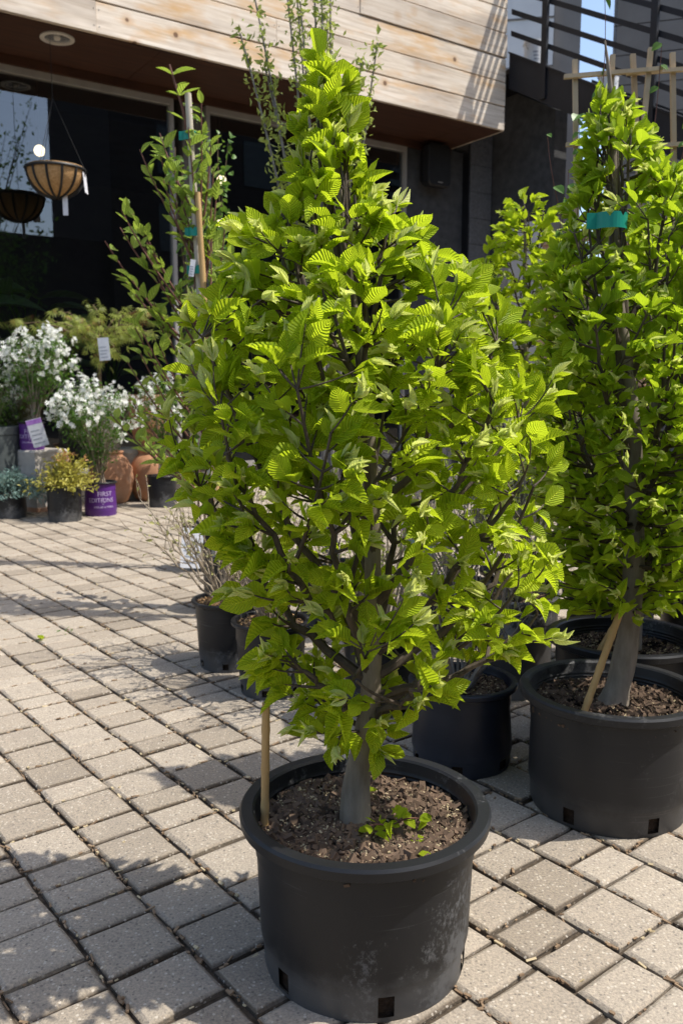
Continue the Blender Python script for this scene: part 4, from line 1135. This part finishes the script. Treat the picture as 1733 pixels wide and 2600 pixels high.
# ================================================================== SHOP FRONT DISPLAY
def petals():
    v = []; f = []
    for k in range(5):
        a = k * 2 * math.pi / 5; c, s = math.cos(a), math.sin(a); b = len(v)
        for (x, y, z) in ((0, 0.02, 0), (-0.28, 0.55, 0.16), (0, 1, 0.1), (0.28, 0.55, 0.16)): v.append((c * x - s * y, s * x + c * y, z))
        f.append((b, b + 1, b + 2, b + 3))
    return np.array(v), np.array(f), np.zeros((len(v), 2))
PET = petals()
def flowering(label, o, base, crown, rads, seed, nclus=110, stem=True, trunk=None):
    r = np.random.default_rng(seed); o = np.array(o, float); crown = np.array(crown, float) - o
    t = thing('white_flowering_shrub', label, 'shrub', o, 0, 'white flowering shrubs')
    g = Geo(); fl = []; lf = []
    for c in range(nclus):
        u = norm(r.normal(0, 1, 3)); q = r.random() ** 0.33
        p = crown + u * np.array(rads) * q
        flower = (p[2] - crown[2]) > -0.35 * rads[2] + r.normal(0, 0.2) * rads[2]
        L = bez((r.normal(0, .02), r.normal(0, .02), -0.02), (p[0] * 0.35, p[1] * 0.35, p[2] * 0.6), p, 6)
        if c % 4 == 0: tube(g, L, np.linspace(0.007, 0.003, 6), 4, cap=False)
        for k in range(4):
            pp = L[r.integers(2, 5)] + r.normal(0, 0.05, 3); lf.append(frame(pp, r.normal(0, 1, 3), r.normal(0, .5, 3) + np.array([0, 0, 1]), 0.05 * (0.6 + 0.8 * r.random())))
        for k in range(11):
            pp = p + r.normal(0, 0.05, 3); lf.append(frame(pp, r.normal(0, 1, 3), r.normal(0, .5, 3) + np.array([0, 0, 1]), 0.05 * (0.5 + 0.8 * r.random())))
        if flower:
            d = norm(u + np.array([0.2, -0.3, 0.7]))
            for k in range(6):
                pp = p + d * (0.03 + 0.016 * k) + r.normal(0, 0.016, 3)
                fl.append(frame(pp, r.normal(0, 1, 3), d + r.normal(0, 0.6, 3) + np.array([.1, -.5, .2]), 0.028 * (0.8 + 0.5 * r.random())))
    if trunk: tube(g, bez((0, 0, -0.02), (0.01, 0, crown[2] * 0.5), crown, 8), np.linspace(0.022, 0.01, 8), 7)
    g.build('stems', M['twig_tan'], t, True, kind='stuff')
    Geo().inst(SM, lf).build('leaflets', M['leaf_green'], t, kind='stuff')
    Geo().inst(PET, fl).build('blossom', M['petal'], t, kind='stuff')
def lettering(parent, body, size, Rr, z, a0, m='print'):
    cu = bpy.data.curves.new('lettering', 'FONT'); cu.body = body; cu.size = size; cu.align_x = 'CENTER'
    tmp = bpy.data.objects.new('tmp', cu); col.objects.link(tmp)
    dg = bpy.context.evaluated_depsgraph_get(); me = bpy.data.meshes.new_from_object(tmp.evaluated_get(dg))
    bpy.data.objects.remove(tmp)
    for v in me.vertices:
        rr = Rr(z + v.co.y); a = a0 + v.co.x / rr
        v.co = Vector((rr * math.cos(a), rr * math.sin(a), z + v.co.y)) * U
    me.name = 'lettering'; me.materials.clear(); me.materials.append(M[m])
    return link('lettering', me, parent)
def purple_pot(label, x, y, z0, Rr, h, rb, a0):
    t = make_pot(label, x, y, Rr, h, rb, 'pot_purple', soil=0.04, seg=48, holes=0, chip=(120, 0.014), pale=(0, 0), name='purple_pot', group='purple printed pots', z0=z0)
    for o in t.children:
        if o.name.startswith('rim'): o.data = o.data.copy(); o.data.materials[0] = M['pot']
    rad = lambda z: np.interp(z, [0, 0.07, h * 0.74, h - 0.05], [rb, rb * 1.034, (Rr - 0.035 * Rr / 0.3) * 0.99, Rr - 0.035 * Rr / 0.3 + 0.003]) + 0.004
    body = [o for o in t.children if o.name.startswith('shell')][0]
    lettering(body, 'FIRST', 0.07, rad, h * 0.60, a0 + 0.25); lettering(body, 'EDITIONS', 0.066, rad, h * 0.42, a0); lettering(body, 'SHRUBS & TREES', 0.03, rad, h * 0.25, a0 + 0.15)
    # small leaf mark between the letters
    g = Geo()
    for sgn in (-1, 1):
        v = []
        for j in range(9):
            s = j / 8; w = 0.015 * math.sin(math.pi * s)
            for e in (0.003, 0.0):
                zz = h * 0.34 + 0.085 * s; rr = rad(zz) + 0.001; a = a0 + 0.1 + sgn * (w - e) / rr; v.append((rr * math.cos(a), rr * math.sin(a), zz))
        f = np.array([[2 * j, 2 * j + 2, 2 * j + 3, 2 * j + 1] for j in range(8)]); g.add(v, f if sgn > 0 else f[:, ::-1])
    g.build('leaf_mark', M['print'], body)
    return t
purple_pot('purple printed pot standing on the pavers before terracotta jars', -2.718, 9.58, 0, 0.191, 0.38, 0.172, -1.25)
flowering('white flowering shrub in the purple pot on the pavers', (-2.718, 9.58, 0.34), None, (-2.76, 9.58, 1.12), (0.47, 0.42, 0.36), 91, 170)
# raised display: pedestal, second purple pot
def pedestal(label, x, y, w, d, h, m='concrete', rz=-0.6):
    o = thing('display_block', label, 'block', (x, y, 0), rz)
    g = Geo(); c = 0.02
    v = box_v(-w / 2, w / 2, -d / 2, d / 2, 0, h - c); top = box_v(-w / 2 + c, w / 2 - c, -d / 2 + c, d / 2 - c, 0, h)[4:]
    g.add(np.concatenate([v, top]), np.array([[0, 3, 2, 1], [0, 1, 5, 4], [1, 2, 6, 5], [2, 3, 7, 6], [3, 0, 4, 7], [4, 5, 9, 8], [5, 6, 10, 9], [6, 7, 11, 10], [7, 4, 8, 11], [8, 9, 10, 11]]))
    g.build('body', M[m], o)
    g = Geo(); box(g, -w / 2 - 0.01, w / 2 + 0.01, -d / 2 - 0.01, d / 2 + 0.01, 0.0, 0.05); g.build('foot', M['terracotta'], o)
pedestal('pale concrete block carrying the raised purple pot', -3.55, 10.05, 0.46, 0.46, 0.71)
purple_pot('purple printed pot raised on the pale concrete block', -3.60, 9.98, 0.71, 0.155, 0.32, 0.135, -1.5)
flowering('white flowering shrub on a bare stem in the raised purple pot', (-3.56, 9.98, 0.99), None, (-3.47, 9.98, 1.72), (0.40, 0.36, 0.34), 92, 130, trunk=True)
def card(label, c, w, h, rz, tilt, name='plant_label', top='violet', body='paper', lean=0.0, group='hanging plant labels'):
    t = thing(name, label, 'label', c, rz, group); t.rotation_euler = (tilt, lean, rz)
    g = Geo(); box(g, -w / 2, w / 2, -0.002, 0.002, 0, h); sheet = g.build('sheet', M[body], t)
    if top: g = Geo(); box(g, -w / 2, w / 2, -0.0032, -0.0021, h * 0.82, h * 0.985); g.build('printed_band', M[top], sheet)
    g = Geo()
    for k in range(4): box(g, -w * 0.38, w * (0.3 - 0.1 * (k % 2)), -0.0032, -0.0021, h * (0.12 + 0.15 * k), h * (0.16 + 0.15 * k))
    g.build('print_lines', M['ink'], sheet)
card('white and purple label hanging on the raised purple pot', (-3.42, 9.78, 0.76), 0.17, 0.32, 0.2, 0.1, lean=-0.25)
flowering('white flowering shrub behind hornbeam edge, before stacked jars', (-2.17, 10.3, 0.34), None, (-2.17, 10.3, 1.16), (0.27, 0.27, 0.40), 93, 80)
flowering('white flowering shrub at the far end by the slate planter', (-4.0, 9.95, 0.95), None, (-4.02, 9.95, 1.35), (0.27, 0.25, 0.36), 94, 60)
make_pot('plain black pot of the white shrub beside stacked jars', -2.17, 10.3, 0.19, 0.38, 0.165, 'pot', soil=0.03, seg=40, holes=0, chip=(60, 0.014), pale=(0, 0), group='black pots at the shop front')
def planter(label, x, y, R0, R1, h, m, name='planter', grp=None, z0=0.0, prof=None):
    t = thing(name, label, 'jar' if 'jar' in name else 'planter', (x, y, z0), 0, grp)
    g = Geo()
    prof = prof or [(0.001, 0), (R0, 0), (R1 * 0.97, h * 0.9), (R1, h * 0.91), (R1, h), (R1 - 0.03, h), (R1 - 0.035, h * 0.86), (0.001, h * 0.86)]
    lathe(g, prof, 40); g.build('body', M[m], t, True)
    return t
planter('slate planter under the white shrub at the far end', -4.0, 9.95, 0.22, 0.27, 0.98, 'dark_glaze', 'slate_planter')
JAR = [(0.001, 0), (0.16, 0), (0.20, 0.03), (0.255, 0.16), (0.275, 0.3), (0.262, 0.44), (0.205, 0.55), (0.15, 0.595), (0.15, 0.62), (0.165, 0.635), (0.16, 0.65), (0.13, 0.65), (0.12, 0.6), (0.2, 0.5), (0.2, 0.1), (0.001, 0.06)]
JG = 'terracotta jars by the window'
planter('round terracotta jar behind the purple pot on the pavers', -2.87, 10.62, 0, 0, 0, 'terracotta', 'terracotta_jar', JG, prof=JAR)
planter('round terracotta jar carrying an urn, beside the hornbeam edge', -2.43, 10.92, 0, 0, 0, 'terracotta', 'terracotta_jar', JG, prof=[(a * 1.05, b) for a, b in JAR])
planter('pale-topped terracotta urn stacked on the round jar', -2.45, 10.94, 0, 0, 0, 'terracotta', 'terracotta_jar', JG, z0=0.65, prof=[(0.001, 0), (0.12, 0), (0.13, 0.04), (0.2, 0.16), (0.245, 0.36), (0.25, 0.62), (0.26, 0.63), (0.26, 0.69), (0.225, 0.69), (0.22, 0.3), (0.001, 0.1)])
planter('grey-green glazed pot wedged behind the terracotta jars', -2.72, 11.0, 0.14, 0.2, 0.66, 'glaze', 'glazed_pot')
planter('pale concrete planter below the dissected maple', -3.02, 10.75 + 0.16, 0.19, 0.23, 1.28, 'concrete', 'concrete_planter')
# gold spirea
def spirea():
    r = np.random.default_rng(95)
    make_pot('plain black pot of the golden shrub', -2.985, 9.15, 0.202, 0.368, 0.173, 'pot', soil=0.03, seg=48, holes=0, chip=(120, 0.014), pale=(0, 0), group='black pots at the shop front')
    o = np.array([-2.985, 9.15, 0.33]); t = thing('golden_shrub', 'low golden shrub with orange tips in plain black pot', 'shrub', o)
    g = Geo(); a_ = []; b_ = []
    for s in range(75):
        u = norm(r.normal(0, 1, 3)); u[2] = abs(u[2]); q = r.random() ** 0.4
        p = np.array([0, 0, 0.02]) + u * np.array([0.37, 0.33, 0.42]) * q
        L = bez((0, 0, -0.02), p * np.array([.4, .4, .7]), p, 6); tube(g, L, np.linspace(0.005, 0.002, 6), 4, cap=False)
        for k in range(26):
            pp = L[r.integers(2, 6)] + r.normal(0, 0.03, 3); m = frame(pp, norm(u + r.normal(0, .6, 3)), r.normal(0, .5, 3) + np.array([0, 0, 1]), 0.055 * (0.5 + 0.7 * r.random()))
            (b_ if q > 0.8 and pp[2] > 0.3 and r.random() < 0.6 else a_).append(m)
    g.build('stems', M['twig'], t, True, kind='stuff')
    Geo().inst(SM3, a_).build('leaflets', M['gold'], t, kind='stuff'); Geo().inst(SM3, b_).build('orange_tips', M['orange'], t, kind='stuff')
spirea()
def juniper():
    r = np.random.default_rng(96)
    make_pot('plain black pot of the blue juniper', -3.66, 9.38, 0.19, 0.3, 0.165, 'pot', soil=0.03, seg=40, holes=0, chip=(60, 0.014), pale=(0, 0), group='black pots at the shop front')
    o = np.array([-3.66, 9.38, 0.26]); t = thing('blue_juniper', 'spreading blue-green juniper in plain black pot', 'shrub', o)
    g = Geo(); nd_ = []
    for s in range(120):
        u = norm(r.normal(0, 1, 3)); u[2] = abs(u[2]) * 0.9 - 0.25; q = 0.5 + 0.5 * r.random()
        p = u * np.array([0.44, 0.4, 0.34]) * q + np.array([0.02, 0, 0.03]); L = bez((0, 0, 0), p * np.array([.5, .5, .9]) + np.array([0, 0, .05]), p, 8); tube(g, L, np.linspace(0.006, 0.002, 8), 4, cap=False)
        for k in range(52):
            i = r.integers(2, 8); d = norm(norm(L[i] - L[i - 1]) + r.normal(0, 0.6, 3)); nd_.append(frame(L[i] + r.normal(0, 0.022, 3), d, r.normal(0, 1, 3), 0.045 * (0.5 + r.random())))
    g.build('stems', M['twig'], t, True, kind='stuff'); Geo().inst(leaf_tpl(2, 1, 0.22, 0.2, 0.1, 0), nd_).build('needles', M['juniper'], t, kind='stuff')
juniper()
def maple():
    r = np.random.default_rng(97); o = np.array([-3.02, 10.9, 1.1])
    t = thing('dissected_maple', 'weeping lace-leaf maple with yellow-green fingers before the window', 'tree', o)
    g = Geo(); a_ = []; b_ = []
    v = []; f = []
    for k in range(7):
        a = (k - 3) * 0.42; ln = 1.0 - 0.12 * abs(k - 3); c, s = math.cos(a), math.sin(a); b = len(v)
        for (x, y, z) in ((0, 0, 0), (-0.035, ln * 0.5, 0.0), (0, ln, -0.18), (0.035, ln * 0.5, 0.0)): v.append((c * x + s * y, -s * x + c * y, z))
        f.append((b, b + 3, b + 2, b + 1))
    ML = (np.array(v), np.array(f), np.zeros((len(v), 2)))
    top = np.array([0.0, 0, 0.85]); tube(g, bez((0, 0, 0), (-0.05, 0, 0.4), top, 10), np.linspace(0.03, 0.018, 10), 8)
    arms = [(-1.0, -0.15, 1.12), (-0.75, 0.1, 1.15), (-0.4, -0.2, 1.25), (-0.05, 0.0, 1.35), (0.3, 0.1, 1.3), (0.6, -0.1, 1.3), (0.85, 0.0, 1.25), (0.7, -0.2, 1.0), (0.3, -0.3, 0.75), (0.1, -0.3, 0.6), (-0.3, -0.3, 1.0), (0.45, -0.2, 0.95), (-0.15, -0.35, 1.1), (0.05, -0.3, 0.85), (0.55, -0.3, 1.1)]
    for e in arms:
        e = np.array(e); L = bez(top, (top + e) / 2 + np.array([0, 0, 0.18]), e, 12); L[1:] += r.normal(0, 0.015, (11, 3)); tube(g, L, np.linspace(0.014, 0.004, 12), 5)
        for k in range(26):
            i = r.integers(4, 12); p = L[i] + r.normal(0, 1, 3) * np.array([0.06, 0.06, 0.035]) - np.array([0, 0, 0.03 * r.random()])
            d = norm((r.normal(0, 0.7), r.normal(0, 0.7), -0.75)); (b_ if r.random() < 0.05 else a_).append(frame(p, d, r.normal(0, .6, 3) + np.array([.2, -.6, .5]), 0.12 * (0.6 + 0.6 * r.random())))
    g.build('stems', M['twig'], t, True, kind='stuff'); Geo().inst(ML, a_).build('lace_leaves', M['maple'], t, kind='stuff'); Geo().inst(ML, b_).build('red_leaves', M['maple_red'], t, kind='stuff')
maple()
card('white price card hanging in the lace-leaf maple', (-2.84, 10.45, 1.75), 0.13, 0.27, 0.0, 0.0, top=None, lean=-0.08)
card('white label on the twiggy shrub by the caned shrub', (-0.90, 5.02, 0.33), 0.13, 0.24, 0.35, -0.1, top=None, lean=0.1)
card('teal and violet plant label among grey twigs', (0.36, 3.86, 0.62), 0.13, 0.17, 0.0, 0.0, top='violet', body='blue_card', lean=-0.2)
card('small white tag tied on the tall pale cane', (-0.90, 5.27, 2.06), 0.03, 0.1, 0.2, 0.0, top=None, lean=0.15)

# hanging baskets under the soffit
def basket(label, p, m, rr=0.335, dz=0.31):
    t = thing('hanging_basket', label, 'basket', p, 0, 'hanging baskets')
    g = Geo(); prof = [(0.001, -dz)] + [(rr * 0.97 * math.sin(a), -dz * math.cos(a)) for a in np.linspace(0.15, math.pi / 2, 9)] + [(rr * 0.97, 0.03), (rr * 0.9, 0.03), (rr * 0.85, -0.05), (rr * 0.5, -dz * 0.75), (0.001, -dz * 0.9)]
    lathe(g, prof, 36); g.build('liner', M[m], t, True)
    for k in range(12):
        a = k * math.pi / 6; g = Geo()
        tube(g, [(rr * math.sin(q) * math.cos(a), rr * math.sin(q) * math.sin(a), -dz * 1.02 * math.cos(q)) for q in np.linspace(0.12, math.pi / 2, 10)], 0.014, 5); g.build('rib', M['black_metal'], t, True)
    g = Geo(); tube(g, [(rr * math.cos(a), rr * math.sin(a), 0) for a in np.linspace(0, 2 * math.pi, 37)], 0.018, 6); g.build('rim_ring', M['black_metal'], t, True)
    top = (SOF - 0.01 - p[2])
    for k in range(3):
        a = k * 2.094 + 0.3; g = Geo(); tube(g, [(rr * math.cos(a), rr * math.sin(a), 0), (0, 0, top * 0.55)], 0.0035, 4); g.build('chain', M['black_metal'], t)
    g = Geo(); tube(g, [(0, 0, top * 0.55), (0, 0, top)], 0.0035, 4); g.build('hook_wire', M['black_metal'], t)
    if m == 'coir':
        g = Geo(); v = [(0.33 + 0.02 * s, 0.0 + 0.06 * c, -0.03 - 0.2 * s - 0.03 * s * s) for s in np.linspace(0, 1, 6) for c in (-1, 1)]
        g.add(v, np.array([[2 * i, 2 * i + 2, 2 * i + 3, 2 * i + 1] for i in range(5)])); o = g.build('paper_tag', M['paper'], t)
        md = o.modifiers.new('thickness', 'SOLIDIFY'); md.thickness = 0.002
        g = Geo(); box(g, 0.07, 0.13, -0.02, -0.016, -dz - 0.2, -dz + 0.02); o = g.build('paper_strip', M['paper'], t)
basket('coir-lined hanging basket with black ribs under the soffit', (-3.32, 10.4, 3.93), 'coir')

# lit globes, plants and pots inside the shop
def bulb(label, t_, n_, z):
    o = thing('globe_bulb', label, 'lamp', bld(t_, n_, z), 0, 'lit globe bulbs inside the shop')
    g = Geo(); lathe(g, [(0.001, -0.07)] + [(0.07 * math.sin(a), -0.07 * math.cos(a)) for a in np.linspace(0.3, 2.8, 9)], 18); g.build('globe', M['bulb'], o, True)
    g = Geo(); tube(g, [(0, 0, 0.06), (0, 0, 0.13)], 0.025, 8); g.build('socket', M['black_metal'], o)
    g = Geo(); tube(g, [(0, 0, 0.12), (0, 0, SOF + 0.03 - z)], 0.005, 4); g.build('cord', M['black_metal'], o)
bulb('lit globe bulb seen above the coir hanging basket', 3.35, 11.75, 4.46)
bulb('upper lit globe bulb behind the climber', 5.95, 11.75, 4.44)
bulb('lower lit globe bulb behind the climber', 5.9, 11.75, 3.84)
def houseplant(label, t_, n_, z, nleaf, ln, seed, spread, upr, potm='terracotta'):
    r = np.random.default_rng(seed); p = bld(t_, n_, z); o = thing('house_plant', label, 'plant', p, 0, 'house plants behind the glass')
    g = Geo(); lathe(g, [(0.001, 0), (0.15, 0), (0.2, 0.3), (0.22, 0.3), (0.22, 0.36), (0.19, 0.36), (0.17, 0.3), (0.001, 0.3)], 24); g.build('pot', M[potm], o, True)
    lm = Geo().add(*leaf_tpl(6, 2, 0.5, 0.3, 0.35, 0)).mesh('leaf', M['indoor_leaf'], True)
    g = Geo()
    for k in range(nleaf):
        a = k * 2.4 + r.normal(0, .2); h = 0.5 + upr * r.random(); q = spread * (0.3 + 0.7 * r.random())
        b = np.array([q * math.cos(a), q * math.sin(a) * 0.8, h]); tube(g, bez((0, 0, 0.28), (b[0] * .2, b[1] * .2, h * .8), b, 7), np.linspace(0.014, 0.006, 7), 5)
        put('leaf', lm, o, frame(b, (math.cos(a), math.sin(a), 0.3), (r.normal(0, .3), r.normal(-.4, .2), 1), ln * (0.7 + 0.5 * r.random())), np.zeros(3))
    g.build('stems', M['leaf_green'], o, True, kind='stuff')
houseplant('broad-leaved house plant behind the glass below the basket', 3.2, 12.2, 1.0 - 0.0, 16, 0.6, 5, 0.5, 1.2)
houseplant('house plant with big leaves behind the glass above maple', 4.3, 12.1, 1.0, 14, 0.5, 6, 0.45, 0.9)
houseplant('tall house plant behind the glass by the window pier', 2.4, 12.3, 1.0, 12, 0.7, 9, 0.6, 1.6)
planter('terracotta pot on the inside shelf near the window pier', bld(4.75, 11.85)[0], bld(4.75, 11.85)[1], 0.14, 0.19, 0.5, 'terracotta', 'clay_pot', 'clay pots inside the shop', 1.0)
planter('squat terracotta pot on the inside shelf behind the maple', bld(4.3, 11.8)[0], bld(4.3, 11.8)[1], 0.16, 0.2, 0.3, 'terracotta', 'clay_pot', 'clay pots inside the shop', 1.0)

# ================================================================== RIGHT BACKGROUND
def trellis(label, x, y, slats, z0, top, bars):
    t = thing('wooden_trellis', label, 'trellis', (x, y, z0), -0.1, 'wooden trellises')
    for (xb, xt, zt) in slats:
        g = Geo(); w = 0.011
        v = [(xb - w, -0.012, -0.06), (xb + w, -0.012, -0.06), (xb + w, 0.012, -0.06), (xb - w, 0.012, -0.06), (xt - w, -0.012, zt), (xt + w, -0.012, zt), (xt + w, 0.012, zt), (xt - w, 0.012, zt)]
        g.add(v, BOXF); g.build('slat', M['trellis'], t)
    for (xa, xb, z) in bars:
        g = Geo(); v = box_v(xa, xb, -0.034, -0.0125, z - 0.009, z + 0.009); v[[0, 3, 4, 7], 2] -= 0.02; g.add(v, BOXF); g.build('crossbar', M['trellis'], t)
trellis('four-slat wooden trellis rising behind the columnar hornbeam', 1.27, 4.2, [(-0.06, -0.19, 2.56), (-0.02, -0.02, 2.575), (0.02, 0.15, 2.60)], 0.34, 0, [(-0.24, 0.2, 2.5), (-0.22, 0.16, 2.2), (-0.16, 0.12, 1.6), (-0.12, 0.09, 1.0)])
trellis('fan-shaped wooden trellis beside the four-slat one', 1.78, 4.22, [(-0.16, -0.42, 2.6), (-0.07, -0.24, 2.6), (0.0, -0.06, 2.6), (0.08, 0.14, 2.6)], 0.34, 0, [(-0.45, 0.2, 2.53), (-0.38, 0.16, 2.2), (-0.3, 0.12, 1.6)])
def vine():
    r = np.random.default_rng(88); o = np.array([1.36, 4.15, 0.34]); t = thing('trellis_vine', 'sparse vine with few heart-shaped leaves climbing wooden trellis', 'climber', o)
    g = Geo(); lm = leaf_meshes([leaf_tpl(4, 2, 0.75, 0.25, 0.15, 0)], 'leaf_green')
    for s in range(9):
        x0 = -0.12; tx = [-0.42, -0.36, -0.30, -0.2, 0.1, 0.35, -0.4, -0.32, 0.5][s]; h = [1.5, 1.9, 2.3, 2.9, 2.6, 2.75, 2.2, 2.05, 2.5][s]
        q = np.linspace(0, 1, 30); L = np.stack([x0 + (tx - x0) * q ** 1.6 + 0.03 * np.sin(q * 12 + s), 0.03 * np.cos(q * 10 + s) - 0.02, h * q], 1); tube(g, L, np.linspace(0.006, 0.002, 30), 4)
        for k in range(24):
            i = r.integers(12, 30); a = r.random() * 6.28; put('leaf', lm[0], t, frame(L[i], (math.cos(a), math.sin(a), -0.6), (r.normal(0, .5), -0.6, .5), 0.058 * (0.5 + 0.7 * r.random())), np.zeros(3))
    g.build('stems', M['twig_red'], t, True, kind='stuff')
vine()
def crate(label, x, y, z0, w, d, h, rz):
    t = thing('wooden_crate', label, 'crate', (x, y, z0), rz, 'slatted wooden crates')
    for (a, b) in ((-1, -1), (1, -1), (1, 1), (-1, 1)):
        g = Geo(); box(g, a * w / 2 - 0.04, a * w / 2 + 0.04, b * d / 2 - 0.04, b * d / 2 + 0.04, 0, h); g.build('post', M['crate'], t)
    for k in range(int(h / 0.16)):
        z = 0.03 + k * 0.16
        for b in (-1, 1):
            g = Geo(); box(g, -w / 2 - 0.03, w / 2 + 0.03, b * (d / 2 + 0.055) - 0.014, b * (d / 2 + 0.055) + 0.014, z, z + 0.1); g.build('slat', M['crate'], t)
            g = Geo(); box(g, b * (w / 2 + 0.055) - 0.014, b * (w / 2 + 0.055) + 0.014, -d / 2 - 0.03, d / 2 + 0.03, z, z + 0.1); g.build('slat', M['crate'], t)
crate('slatted wooden crate, lowest of the stack under the stair', 3.25, 11.2, 0, 1.1, 0.9, 1.1, -0.5)
crate('slatted wooden crate, middle of the stack under the stair', 3.25, 11.2, 1.1, 1.1, 0.9, 1.1, -0.5)
crate('slatted wooden crate, topmost of the stack under the stair', 3.27, 11.2, 2.2, 1.1, 0.9, 1.14, -0.52)
def backfence():
    t = thing('dark_board_fence', 'dark board fence closing the yard behind the stair', 'fence', bld(11.0, 15.5, 0), math.atan2(B2[1], B2[0]))
    for k in range(60):
        g = Geo(); box(g, k * 0.3 + 0.004, (k + 1) * 0.3 - 0.004, 0, 0.04 + 0.006 * (k % 3), 0, 3.9 + 0.01 * (k % 2)); g.build('board', M['pier'], t)
backfence()
# big tree across the yard, mirrored in the glass
def yard_tree():
    r = np.random.default_rng(123); o = np.array(bld(6.7, -9.0, 0)); t = thing('yard_tree', 'thin-leaved tree across the yard mirrored in shop glass', 'tree', o)
    g = Geo(); tube(g, bez((0, 0, 0), (0.2, 0, 2), (0, 0, 5.5), 10), np.linspace(0.16, 0.07, 10), 9); g.build('trunk', M['trunk'], t, True)
    g = Geo(); lf = []
    for s in range(60):
        a = s * 2.4; e = np.array([2.9 * math.cos(a) * r.random() ** .5, 2.9 * math.sin(a) * r.random() ** .5, 5.0 + 6.0 * r.random() ** 1.3]); L = bez((0, 0, 2.2 + 2.5 * r.random()), (e[0] * .4, e[1] * .4, e[2] * .7), e, 10); tube(g, L, np.linspace(0.04, 0.008, 10), 5)
        for k in range(60): lf.append(frame(L[r.integers(3, 10)] + r.normal(0, 0.25, 3), r.normal(0, 1, 3), r.normal(0, 1, 3), 0.16 * (0.5 + r.random())))
    g.build('branches', M['branch'], t, True, kind='stuff'); Geo().inst(SM, lf).build('crown', M['leaf_green'], t, kind='stuff')
yard_tree()
print('tris about', sum(len(o.data.polygons) for o in bpy.data.objects if o.type == 'MESH' and o.data))
